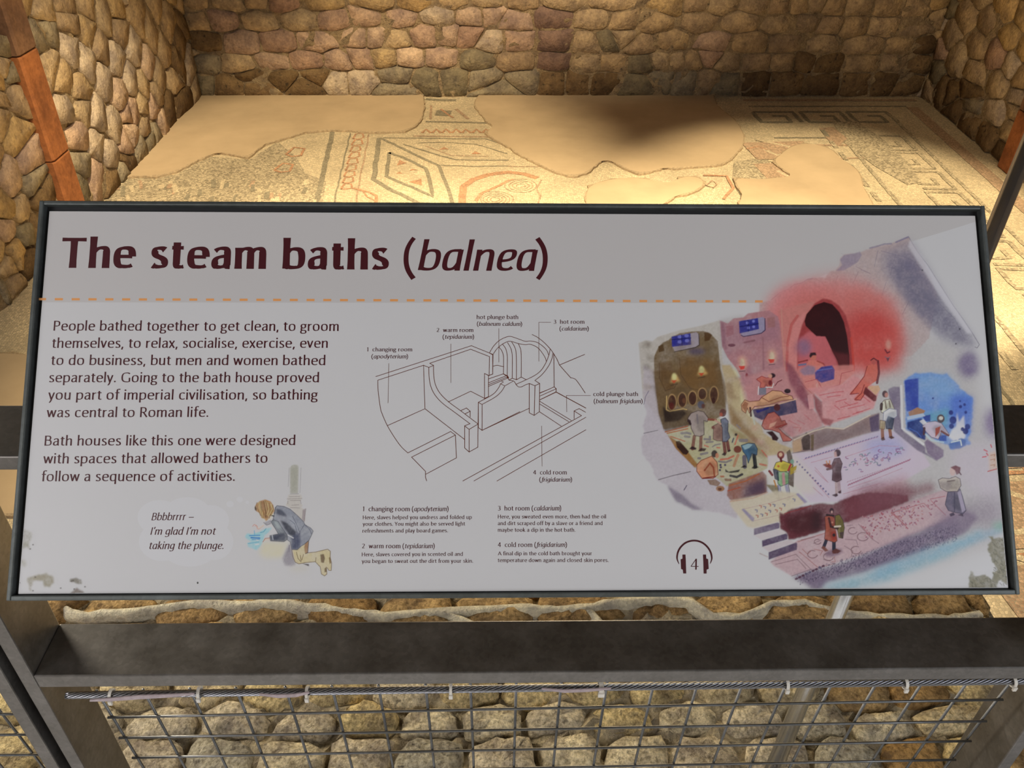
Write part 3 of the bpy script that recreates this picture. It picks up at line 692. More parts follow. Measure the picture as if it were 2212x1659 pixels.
film([(194, 1513), (240, 1511), (300, 1506), (360, 1503), (420, 1499)], .0048, 'thin lilac plastic strip under the left end of the steel rope')
film([(560, 1500), (600, 1504), (640, 1502), (668, 1496)], .0040, 'loose wisp of clear plastic hanging from the third cable tie')
film([(1170, 1488), (1220, 1493), (1270, 1491), (1320, 1487)], .0036, 'frayed plastic strip left of the thick middle cable tie')

# leaning stainless tube behind the panel
def at_depth(x, y, d): return CAM+px_dir(x, y)*d
ta = at_depth(2262, 215, 1.30); tb = at_depth(1650, 1712, 1.30)
tube_t = empty('stainless_tube', tuple(tb), 'leaning brushed stainless steel tube passing behind the panel', 'tube')
v, f = tube([ta, tb], .0128, 32); obj('tube_body', v, f, M_STEEL, tube_t, smooth=True)
v, f = tube([tb-(tb-ta)/np.linalg.norm(tb-ta)*.012, tb], .020, 24); obj('foot_collar', v, f, M_STEEL, tube_t, smooth=False)

# ---------------------------------------------------------------- information panel
T_ = .78192
PB = np.array([-.3538, .39658, -.49336+Hc]); PU = np.array([0, math.cos(T_), math.sin(T_)]); PX = np.array([1.0, 0, 0]); PN = np.cross(PX, PU)
PW, PH = .75, .30495
def pp(u, v, h=0): return PB+PX*u+PU*v+PN*h
BD = -.0035           # face of the board below the lip of the frame
def pxuv(x, y, h=BD):
    p = hit(x, y, PB+PN*h, PN)-PB; return p@PX, p@PU
panel = empty('information_panel', tuple(pp(PW/2, PH/2, -.02)), 'tilted printed information panel about the steam baths in a dark steel frame', 'sign')
def pbox(name, u0, u1, v0, v1, h0, h1, m, parent, bev=.0008, label=None):
    vs = [pp(u, v, h) for u in (u0, u1) for v in (v0, v1) for h in (h0, h1)]
    o = obj(name, vs, [(0, 1, 3, 2), (4, 6, 7, 5), (0, 4, 5, 1), (2, 3, 7, 6), (0, 2, 6, 4), (1, 5, 7, 3)], m, parent)
    if bev: bevel(o, bev)
    if label: o['label'] = label
    return o
fw = .0034
pbox('frame_bar', 0, fw, 0, PH, -.020, 0, M_FRAME, panel); pbox('frame_bar', PW-fw, PW, 0, PH, -.020, 0, M_FRAME, panel)
pbox('frame_bar', fw, PW-fw, 0, fw+.0004, -.020, 0, M_FRAME, panel); pbox('frame_bar', fw, PW-fw, PH-fw, PH, -.020, 0, M_FRAME, panel)
pbox('back_tray', fw, PW-fw, fw, PH-fw, -.0205, -.0095, M_BLACK, panel, 0)
gw = .0030
M_PAPER = plain('printed_board_white', (.60, .595, .59), .30, var=.012, scale=6, spec=.4)
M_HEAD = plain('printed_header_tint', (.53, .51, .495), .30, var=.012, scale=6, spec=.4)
M_INK = plain('maroon_ink', (.062, .010, .014), .30, spec=.4)
M_BROWN = plain('brown_line_ink', (.115, .026, .012), .30, spec=.4)
M_ORNG = plain('orange_ink', (.74, .33, .11), .30, spec=.4)
M_CLOUD = plain('pale_cloud_print', (.625, .625, .63), .30, spec=.4)
M_EDGE = plain('pink_board_edge', (.36, .22, .20), .5)
B0, B1, B2, B3 = fw+gw, PW-fw-gw, fw+.0010, PH-fw-.0040
pbox('rebate_shade', fw, PW-fw, fw, PH-fw, -.0094, -.0062, M_BLACK, panel, 0)  # black strip put in for the shadow in the rebate around the board
board = pbox('board', B0, B1, B2, B3, -.0062, BD, M_PAPER, panel, .0005)
def flat(name, pts, m, lift, parent=None, px=True):
    Q = [pp(*(pxuv(x, y) if px else (x, y)), BD+lift) for x, y in pts]
    return obj(name, Q, [tuple(range(len(Q)))[::-1]], m, parent or board)
# header tint, fading corner and dashes (quads so that it stays flat and clean)
def clampuv(u, v): return min(max(u, B0+.0004), B1-.0004), min(max(v, B2+.0004), B3-.0004)
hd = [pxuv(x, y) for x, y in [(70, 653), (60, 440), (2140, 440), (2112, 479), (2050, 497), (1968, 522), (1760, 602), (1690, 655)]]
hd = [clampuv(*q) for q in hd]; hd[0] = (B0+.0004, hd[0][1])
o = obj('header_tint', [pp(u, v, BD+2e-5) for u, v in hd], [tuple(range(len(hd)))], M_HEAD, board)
dv_, df_ = [], []
x = 82.0
k = 0
while x < 1642:
    wd = 17.6*(1-.00004*(x-82)); st = 36.4-.0009*(x-82)*.55; yy = 646.3+(x-82)*.0032
    b = len(dv_)
    for (a, c) in ((max(x, 84), yy-2.6), (x+wd, yy-2.6), (x+wd, yy+2.4), (max(x, 84), yy+2.4)): dv_.append(pp(*pxuv(a, c), BD+5e-5))
    df_.append((b, b+1, b+2, b+3)[::-1]); x += st; k += 1
obj('orange_dashes', dv_, df_, M_ORNG, board)

# ---- lettering: a broad-nib humanist alphabet drawn from skeleton strokes
G = {
'a': (40, "M8 39Q14 45.5 21 45.5Q31.5 45.5 31.5 33L31.5 10Q31.5 3 37 3|M31 28Q8 27 8 13Q8 3 17 3Q26 3 31 13"),
'b': (44, "M8.5 70L8.5 1|M9 35Q15 45 24 45Q38 45 38 25Q38 3 22 3Q14 3 9 6"),
'c': (38, "M34 41Q30 45 24 45Q8 45 8 24Q8 3 24 3Q31 3 35 7"),
'd': (44, "M35 70L35 0|M35 40Q30 45 23 45Q7 45 7 23Q7 3 20 3Q29 3 35 12"),
'e': (42, "M8 26L37 26|M37 26Q37 45 23.5 45Q8 45 8 23Q8 3 25 3Q32 3 37 7"),
'f': (26, "M29 67Q26 69.5 22 69.5Q13 69.5 13 57L13 0|M3 46L26 46"),
'g': (39, "M18.5 45Q31 45 31 32.5Q31 20 18.5 20Q7 20 7 32.5Q7 45 18.5 45|M27 43L38 45|M12 21Q5 15 8 9Q10 5 20 4.5Q34 4 34 -6Q34 -16 19 -16Q5 -16 5 -7Q5 1 12 4"),
'h': (42, "M8.5 70L8.5 0|M9 34Q17 45 25 45Q34 45 34 33L34 0"),
'i': (17, "M8.5 48L8.5 0|D8.5 63"),
'k': (37, "M8.5 70L8.5 0|M31 47L9 24|M13 28L35 0"),
'l': (17, "M8.5 70L8.5 0"),
'm': (63, "M8.5 47L8.5 0|M9 35Q16 45 23 45Q31.5 45 31.5 33L31.5 0|M32 35Q39 45 46 45Q54.5 45 54.5 33L54.5 0"),
'n': (42, "M8.5 47L8.5 0|M9 34Q17 45 25 45Q34 45 34 33L34 0"),
'o': (46, "M23 45Q38.5 45 38.5 24Q38.5 3 23 3Q7.5 3 7.5 24Q7.5 45 23 45"),
'p': (44, "M8.5 47L8.5 -19|M9 36Q15 45 24 45Q38 45 38 25Q38 3 22 3Q14 3 9 7"),
'q': (44, "M35 48L35 -19|M35 40Q30 45 23 45Q7 45 7 23Q7 3 20 3Q29 3 35 12"),
'r': (28, "M8.5 47L8.5 0|M9 33Q15 45.5 26 44.5"),
's': (34, "M28 41Q24 45 18 45Q9 45 9 36.5Q9 29 18 25Q28.5 20 28.5 12Q28.5 3 17 3Q11 3 6 7"),
't': (27, "M12.5 58L12.5 12Q12.5 3 20 3Q23 3 26 4.5|M3 46L25 46"),
'u': (42, "M8.5 48L8.5 15Q8.5 3 18 3Q27 3 33.5 13|M33.5 48L33.5 0"),
'v': (36, "M4 48L17.5 1|M17.5 1L32 48"),
'w': (54, "M4 48L15.5 1|M15.5 1L27 46|M27 46L39 1|M39 1L50 48"),
'x': (35, "M4 48L31.5 0|M31 48L4 0"),
'y': (36, "M4 48L18 2|M32 48L17 -5Q13 -17 7 -19"),
'T': (49, "M2 63L48 63|M25 63L25 0"),
'P': (43, "M9 66L9 0|M9 63L20 63Q37 63 37 47Q37 31 20 31L14 31"),
'G': (58, "M51 57Q44 63 35 63Q8 63 8 33Q8 3 36 3Q45 3 51 6|M50.5 30L50.5 5"),
'R': (46, "M9 66L9 0|M9 63L20 63Q36 63 36 48Q36 32 20 32L14 32|M23 32L43 0"),
'B': (46, "M9 66L9 0|M9 63L22 63Q36 63 36 50Q36 36 22 36L9 36|M22 36Q40 36 40 19Q40 3 22 3L9 3"),
'I': (18, "M9 66L9 0"), 'H': (55, "M9 66L9 0|M46 66L46 0|M9 34L46 34"),
'A': (54, "M27 66L3 0|M27 66L51 0|M12 22L42 22"),
'Y': (44, "M3 66L23 32|M43 66L23 32|M23 33L23 0"),
'1': (28, "M7 57L18 65|M17 66L17 0"), '2': (43, "M7 57Q13 63 20 63Q34 63 34 50Q34 38 8 3|M8 3L38 3"),
'3': (42, "M8 60Q14 63 20 63Q33 63 33 50Q33 36 17 35|M17 35Q36 34 36 19Q36 3 19 3Q12 3 6 6"),
'4': (44, "M30 66L5 20|M5 20L42 20|M30 66L30 0"),
'(': (25, "M22 73Q7 52 7 27Q7 3 22 -18"), ')': (25, "M3 73Q18 52 18 27Q18 3 3 -18"),
'.': (17, "D8.5 4"), ',': (17, "M10 8L6 -11"), '-': (50, "M3 25L46 25"), "'": (14, "M10 70L6 52"), ' ': (20, ""),
}
GI = dict(G)
GI['a'] = (41, "M34 45Q30 45 24 45Q7 45 7 20Q7 3 17 3Q27 3 33 16|M33.5 47L33.5 0")
GI['e'] = (38, "M8.5 22Q34 23 34 37Q34 45 25 45Q8 45 8 20Q8 3 22 3Q29 3 34 8")
GI['f'] = (24, "M30 67Q27 69.5 24 69.5Q14 69.5 14 57L13 -4Q12 -17 2 -18|M3 46L26 46")
GI['g'] = (41, "M34 45Q30 45 24 45Q7 45 7 22Q7 5 17 5Q27 5 33 18|M33.5 47L33.5 -2Q33.5 -17 18 -17Q10 -17 6 -13")
def sample(path, nb):
    out = []; i = 0; cur = []; tok = ''; toks = []
    for ch in path:
        if ch in 'MLQD': toks.append(ch)
        else:
            if toks and toks[-1] in 'MLQD': toks.append(ch)
            else: toks[-1] += ch
    pts = []; prev = None
    for a, b in zip(toks[::2], toks[1::2]):
        v = [float(t) for t in b.split()]
        if a == 'D': return ('D', v)
        if a == 'M': prev = (v[0], v[1]); pts.append(prev)
        elif a == 'L':
            n = 4 if len(toks) == 4 else 2
            for k in range(1, n+1): pts.append((prev[0]+(v[0]-prev[0])*k/n, prev[1]+(v[1]-prev[1])*k/n))
            prev = (v[0], v[1])
        else:
            c = (v[0], v[1]); e = (v[2], v[3])
            # superelliptic rounding: turn the quadratic into a fuller cubic
            c1 = (prev[0]+(c[0]-prev[0])*.74, prev[1]+(c[1]-prev[1])*.74); c2 = (e[0]+(c[0]-e[0])*.74, e[1]+(c[1]-e[1])*.74)
            if abs(c[0]-prev[0])+abs(c[1]-prev[1]) < 1: c1 = c
            for k in range(1, nb+1):
                t = k/nb; s = 1-t
                pts.append(tuple(s**3*prev[i]+3*s*s*t*c1[i]+3*s*t*t*c2[i]+t**3*e[i] for i in (0, 1)))
            prev = e
    # drop duplicates
    q = [pts[0]]
    for p in pts[1:]:
        if abs(p[0]-q[-1][0])+abs(p[1]-q[-1][1]) > .05: q.append(p)
    return ('P', q)
def glyph(ch, ital, bold, nb, wgt):
    """outline strips of one glyph in font units"""
    adv, paths = (GI if ital else G)[ch]
    sx = 1.16 if bold else 1.0
    thick, thin = (15.6, 6.6) if bold else (8.6*wgt, 5.0*wgt)
    res = []
    for p in paths.split('|'):
        if not p: continue
        k, q = sample(p, nb)
        if k == 'D':
            r = (thick*.60 if not bold else 8.2); cx, cy = q[0]*sx+(1.5 if bold else 0), q[1]-(4-r if q[1] < 20 else 0)
            pts = [(cx+r*math.cos(a), cy+r*math.sin(a)) for a in np.linspace(0, 2*math.pi, 12, endpoint=False)]
            res.append(('poly', pts)); continue
        A = np.array(q, float); A[:, 0] = A[:, 0]*sx+(1.5 if bold else 0)
        if bold: A[:, 1] = np.where((A[:, 1] > 2) & (A[:, 1] < 4), A[:, 1]+.6, A[:, 1])
        Tn = np.gradient(A, axis=0) if len(A) > 2 else np.array([A[1]-A[0]]*2)
        closed = np.allclose(A[0], A[-1], atol=.3)
        if closed: Tn[0] = Tn[-1] = (A[1]-A[0])+(A[-1]-A[-2])
        Tn /= np.linalg.norm(Tn, axis=1)[:, None]+1e-9
        th = np.arctan2(Tn[:, 1], Tn[:, 0]); ph = math.radians(14)
        wd = thin+(thick-thin)*np.abs(np.sin(th-ph))**1.5
        if not closed:
            s = np.linspace(-1, 1, len(A)); wd = wd*(1+.10*s**6)
        Nn = np.stack([-Tn[:, 1], Tn[:, 0]], 1)*wd[:, None]/2
        a, b = A+Nn, A-Nn
        # stems end level like cut type instead of square to the stroke
        for e in (0, -1):
            if not closed and abs(Tn[e, 1]) > .9: a[e, 1] = b[e, 1] = A[e, 1]
        res.append(('strip', a, b))
    return adv*sx+(3 if bold else 0), res
def set_text(runs, x0, y0, x1, y1, hpx, nb=5, wgt=1.0, m=None, name='lettering', acc=None):
    """runs = [(text, italic, bold)]; the line is fitted from (x0,y0) to (x1,y1) on the board, hpx = x-height in photo pixels"""
    u0, v0 = pxuv(x0, y0); u1, v1 = pxuv(x1, y1)
    _, va = pxuv((x0+x1)/2, (y0+y1)/2); _, vb = pxuv((x0+x1)/2, (y0+y1)/2-hpx); sy = (vb-va)/48.0
    pen = 0; items = []
    for text, it, bo in runs:
        for ch in text:
            ic = it and ch not in '()'
            adv, gl = glyph(ch, ic, bo, nb, wgt); items.append((pen, gl, ic)); pen += adv+(1.5 if it else 2.0)
    xmin = 1e9; xmax = -1e9; P = []
    for pen_, gl, it in items:
        sh = .17 if it else 0
        for g_ in gl:
            arrs = [np.array(q) for q in g_[1:]]
            arrs = [np.stack([a[:, 0]+pen_+a[:, 1]*sh, a[:, 1]], 1) for a in arrs]
            for a in arrs: xmin = min(xmin, a[:, 0].min()); xmax = max(xmax, a[:, 0].max())
            P.append((g_[0], arrs))
    sx = (u1-u0)/(xmax-xmin); V, Fc = acc if acc is not None else ([], [])
    def put(q): 
        t = (q[0]-xmin)/(xmax-xmin); return pp(u0+(q[0]-xmin)*sx, v0+(v1-v0)*t+q[1]*sy, BD+7e-5+LK[0])
    LK = [0]
    for kind, arrs in P:
        b = len(V); LK[0] = (LK[0]+2e-6) % 4e-5
        if kind == 'poly': V.extend(put(q) for q in arrs[0]); Fc.append(tuple(range(b, b+len(arrs[0]))))
        else:
            n = len(arrs[0]); V.extend(put(q) for q in arrs[0]); V.extend(put(q) for q in arrs[1])
            Fc.extend((b+n+i, b+n+i+1, b+i+1, b+i) for i in range(n-1))
    return V, Fc
def block(name, lines, m, label=None):
    for l in lines:
        v, f = set_text(*l[:6], **(l[6] if len(l) > 6 else {})); obj(name, v, f, m, board)
R_ = lambda s: [(s, False, False)]
I_ = lambda s: [(s, True, False)]
block('title_lettering', [([('The steam baths', False, True)], 130.3, 578.6, 839.7, 582.6, 46.5, dict(nb=12)),
                          ([('(balnea)', True, False)], 871.4, 584.4, 1183.3, 585.4, 46.5, dict(nb=12, wgt=1.12))], M_INK)
bt = [("People bathed together to get clean, to groom", 115.4, 714.3, 731.5, 715.1), ("themselves, to relax, socialise, exercise, even", 112.1, 751.6, 707.8, 751.5),
      ("to do business, but men and women bathed", 110.1, 788.6, 702.5, 788.9), ("separately. Going to the bath house proved", 105.7, 825.9, 688.8, 825.9),
      ("you part of imperial civilisation, so bathing", 103.4, 863.5, 686, 863.2), ("was central to Roman life.", 100.1, 901.5, 449.8, 900.7),
      ("Bath houses like this one were designed", 95.9, 962.7, 637.5, 961.5), ("with spaces that allowed bathers to", 92.7, 1001.3, 577.5, 999.9), ("follow a sequence of activities.", 89.4, 1039.8, 507, 1038.9)]
block('body_lettering', [(R_(t), a, b, c, d, 15.4+.3*i/8) for i, (t, a, b, c, d) in enumerate(bt)], M_INK)
block('speech_lettering', [(I_("Bbbbrrrr -"), 327.1, 1124, 418.4, 1123.5, 11.6), (I_("I'm glad I'm not"), 324.7, 1155.2, 466.3, 1155, 11.6), (I_("taking the plunge."), 322.7, 1186.2, 482.7, 1186, 11.6)], M_INK)
s_ = dict(nb=4, wgt=1.05)
block('diagram_lettering', [
 (R_("1  changing room"), 792.6, 759.1, 890.4, 759.1, 6.2, s_), (I_("(apodyterium)"), 802.3, 774.2, 881.4, 774.2, 6.2, s_),
 (R_("2  warm room"), 943.2, 717.2, 1022.4, 717.2, 6.2, s_), (I_("(tepidarium)"), 956, 731.8, 1024.1, 731.8, 6.2, s_),
 (R_("hot plunge bath"), 1029.8, 689.2, 1119.4, 689.3, 6.2, s_), (I_("(balneum caldum)"), 1030.2, 703.8, 1127.9, 704.2, 6.2, s_),
 (R_("3  hot room"), 1195.9, 699.4, 1262.2, 699.4, 6.2, s_), (I_("(caldarium)"), 1208.5, 714.2, 1271.9, 714.2, 6.2, s_),
 (R_("cold plunge bath"), 1281.7, 855.6, 1378.2, 855.6, 6.4, s_), (I_("(balneum frigidum)"), 1282.5, 871, 1388.3, 871, 6.4, s_),
 (R_("4  cold room"), 1151.6, 1024.9, 1224.2, 1024.9, 6.6, s_), (I_("(frigidarium)"), 1164.9, 1040.4, 1235.8, 1040.4, 6.6, s_)], M_INK)
def two(a, b, x0, y0, xm, x2, x1, h): return [(R_(a), x0, y0, xm, y0, h, s_), (I_(b), x2, y0, x1, y0-.2, h, s_)]
block('caption_lettering',
 two("1  changing room", "(apodyterium)", 783.7, 1104.3, 885.2, 889.6, 969, 7.2)+
 [(R_("Here, slaves helped you undress and folded up"), 783.7, 1121.8, 1019.1, 1121.1, 5.9, s_), (R_("your clothes. You might also be served light"), 783.3, 1135.9, 1004.8, 1135.2, 5.9, s_), (R_("refreshments and play board games."), 783, 1150.6, 967.5, 1149.9, 5.9, s_)]+
 two("2  warm room", "(tepidarium)", 782, 1184.4, 864.9, 869.4, 939, 7.2)+
 [(R_("Here, slaves covered you in scented oil and"), 781.6, 1201.8, 999.7, 1200.6, 5.9, s_), (R_("you began to sweat out the dirt from your skin."), 781.4, 1216.3, 1021.9, 1215.5, 5.9, s_)]+
 two("3  hot room", "(caldarium)", 1075.4, 1102.8, 1143.8, 1148.4, 1212.3, 7.2)+
 [(R_("Here, you sweated even more, then had the oil"), 1075.4, 1120, 1309.1, 1119.8, 5.9, s_), (R_("and dirt scraped off by a slave or a friend and"), 1075.4, 1134.4, 1301.5, 1134.2, 5.9, s_), (R_("maybe took a dip in the hot bath."), 1075.4, 1148.6, 1242.9, 1148.6, 5.9, s_)]+
 two("4  cold room", "(frigidarium)", 1075.4, 1181.6, 1149.6, 1154.3, 1224.8, 7.2)+
 [(R_("A final dip in the cold bath brought your"), 1075.4, 1199.6, 1278.7, 1199.4, 5.9, s_), (R_("temperature down again and closed skin pores."), 1075.4, 1214.2, 1314.7, 1213.9, 5.9, s_)], M_INK)

# ---- line drawing of the bath house
PSN = [0]
def pstroke(px, wpx, lift=5e-5, smooth=False, taper=0):
    PSN[0] = (PSN[0]+1) % 30; lift += PSN[0]*2e-6
    A = np.array(px, float)
    if smooth and len(A) > 2:
        out = [A[0]]
        for i in range(len(A)-1):
            p0 = A[max(i-1, 0)]; p1 = A[i]; p2 = A[i+1]; p3 = A[min(i+2, len(A)-1)]
            for t in (.25, .5, .75, 1): out.append(.5*((2*p1)+(-p0+p2)*t+(2*p0-5*p1+4*p2-p3)*t*t+(-p0+3*p1-3*p2+p3)*t**3))
        A = np.array(out)
    vs = []; fs = []
    def seg(q, w0, w1):
        T = np.gradient(q, axis=0) if len(q) > 2 else np.array([q[1]-q[0]]*2); T /= np.linalg.norm(T, axis=1)[:, None]+1e-9
        wv = np.full(len(q), wpx/2.0)
        if taper: s = np.linspace(-1, 1, len(q)); wv = wv*(1-taper*np.abs(s)**6)
        Nn = np.stack([-T[:, 1], T[:, 0]], 1)*wv[:, None]; b = len(vs)
        for p in q+Nn: vs.append(pp(*pxuv(*p), BD+lift))
        for p in q-Nn: vs.append(pp(*pxuv(*p), BD+lift))
        k = len(q); fs.extend((b+k+i, b+k+i+1, b+i+1, b+i)[::-1] for i in range(k-1))
    if smooth: seg(A, 0, 0)
    else:
        for a, b in zip(A[:-1], A[1:]):
            d = (b-a)/(np.linalg.norm(b-a)+1e-9)*wpx*.5; lift += 1e-6; seg(np.array([a-d, b+d]), 0, 0)
    return vs, fs
def Zc(x0, y0, s):
    return lambda t: [(x0+float(a.split(',')[0])/s, y0+float(a.split(',')[1])/s) for a in t.split()]
z3, z4, z5, z6 = Zc(780, 660, 6.506), Zc(1040, 660, 6.144), Zc(800, 840, 6.506), Zc(1000, 840, 6.9125)
D = []
for t in ("208,998 1550,565 1855,688", "235,1050 878,840 952,870 1018,842 965,812 1540,615 1805,718", "878,840 897,1450", "1225,1355 1540,1205 1735,1305",
          "1735,1305 1735,955 1790,985 1850,962 1855,688", "1790,985 1790,1280 1735,1305", "1805,718 1800,985", "1795,1030 2000,960 2060,990 2075,1020", "1795,1085 2045,985", "1795,1112 2055,1003", "1795,1135 2060,1020"):
    D.append(pstroke(z3(t), 1.25))
for t in ("235,1050 240,1200 270,1431 295,1520 370,1690 480,1870 570,1991 658,2071", "952,870 955,980 970,1100 1010,1210 1080,1310 1170,1395 1300,1490 1530,1661",
          "1018,842 1020,950 1035,1080 1080,1190 1150,1280 1250,1370 1400,1480 1645,1666", "1650,1360 1850,1250 1930,1160 1960,1100", "1700,1390 1880,1290 1970,1210 2020,1130"):
    D.append(pstroke(z3(t), 1.25, smooth=True))
D.append(pstroke(z3("1960,1100 2000,1075 1975,1062"), 1.1)); D.append(pstroke(z3("1970,1105 2020,1130 2140,1062"), 1.1))
for t in ("238,518 768,280 1320,708", "528,900 1128,600 1195,650 1210,970 780,1200", "1195,650 580,960 775,1160 775,1240 790,1292", "1400,490 1325,520 1325,830 1388,888 1510,820 1518,190", "1325,520 1388,570 1515,495", "1388,570 1388,888",
          "1518,190 1518,545 1570,583 2100,322", "1518,190 1570,220 1570,583", "1275,305 1350,270 1403,315 1403,395", "1335,350 1403,315"):
    D.append(pstroke(z5(t), 1.25))
for t in ("0,1375 1770,400", "165,1375 1835,425", "510,1375 1835,612", "285,620 990,290", "1145,185 1615,470", "1145,225 1580,490", "1140,340 1465,555", "1145,165 1390,45 1835,285", "1660,445 1660,330 1735,295 1830,348", "1660,330 1770,400", "1145,62 1300,0"):
    D.append(pstroke(z6(t), 1.25))
for t in ("105,630 160,540 230,470 300,430 380,410 480,440 580,475 650,472 740,490 820,545 870,600 890,655", "150,655 190,595 230,550 300,500 380,475 490,505 580,520 650,515 740,555 800,620 845,690 862,745",
          "230,550 270,600 292,670 294,780 292,910", "280,515 320,570 342,660 343,800 342,970", "345,490 390,570 408,660 409,800 408,960", "400,482 445,560 462,650 465,800 465,980", "490,508 520,580 528,660 529,800 528,950", "155,805 210,795 292,812",
          "912,575 900,640 862,745 800,850 720,920 595,985 460,1045", "950,630 930,720 880,820 800,920 710,995", "365,990 430,1005 460,1050 490,1078 530,1080 580,1055 635,1035", "670,385 740,420 830,490 912,575 955,635 1000,710 1035,790", "1185,960 1230,970 1270,1005 1378,1162"):
    D.append(pstroke(z4(t), 1.2, smooth=True))
for t in ("105,630 150,655 150,910 98,930 45,905", "292,910 342,940 365,990 408,965 465,985 528,950 595,985", "710,995 772,1035 710,1065 635,1035 635,1425 700,1458 768,1410 772,1035", "710,1065 700,1458", "1035,790 1185,960", "1035,790 1368,650",
          "960,640 965,1080 992,1105 990,1150", "780,1162 965,1080", "780,1200 992,1105", "780,1250 990,1150 1382,1360"):
    D.append(pstroke(z4(t), 1.25))
for f_, t in ((z3, "390,815 378,1370"), (z3, "1262,540 1262,1085"), (z3, "1937,325 1937,795"), (z4, "920,223 762,223 762,740"), (z4, "1447,1195 1128,1195 1132,1410"), (z6, "1175,555 1182,1155")):
    D.append(pstroke(f_(t), .85))
obj('line_drawing', *merge(D), M_BROWN, board)
# audio-guide symbol
zh = Zc(1440, 1150, 15.083)
Hd = [pstroke(zh("405,1030 350,900 340,790 370,640 450,490 600,350 760,285 905,268 1050,290 1200,360 1340,490 1430,640 1468,800 1462,900 1418,1022"), 4.0, smooth=True, taper=.75)]
def ppoly(pts, lift=6e-5): return [pp(*pxuv(x, y), BD+lift) for x, y in pts], [tuple(range(len(pts)))[::-1]]
Hd.append(ppoly(zh("515,722 615,722 625,950 640,1340 540,1340 525,1215 470,1195 455,880 515,855")))
Hd.append(ppoly(zh("1183,722 1285,722 1292,850 1352,870 1372,1190 1305,1215 1302,1342 1205,1342 1195,1000")))
Hd += [pstroke(zh("800,1108 1030,1108"), 1.5), pstroke(zh("800,1100 950,880"), 1.5), pstroke(zh("962,885 955,1190"), 3.3)]
obj('headphone_symbol', *merge(Hd), M_INK, board)
def blobpts(cx, cy, rx, ry, n=22, rot=0):
    return [(cx+rx*math.cos(a)*math.cos(rot)-ry*math.sin(a)*math.sin(rot), cy+rx*math.cos(a)*math.sin(rot)+ry*math.sin(a)*math.cos(rot)) for a in np.linspace(0, 2*math.pi, n, endpoint=False)]
cl_ = []
for i, (cx, cy, rx, ry) in enumerate(((345, 1118, 48, 38), (405, 1108, 50, 34), (455, 1125, 40, 34), (350, 1170, 50, 42), (410, 1190, 56, 34), (462, 1170, 42, 40), (405, 1150, 70, 40), (497, 1089, 8, 7), (518, 1079, 7, 6), (534, 1085, 4, 3.5))):
    cl_.append(ppoly(blobpts(cx, cy, rx, ry, 28), .00002+i*.000002))
obj('speech_cloud', *merge(cl_), M_CLOUD, board)
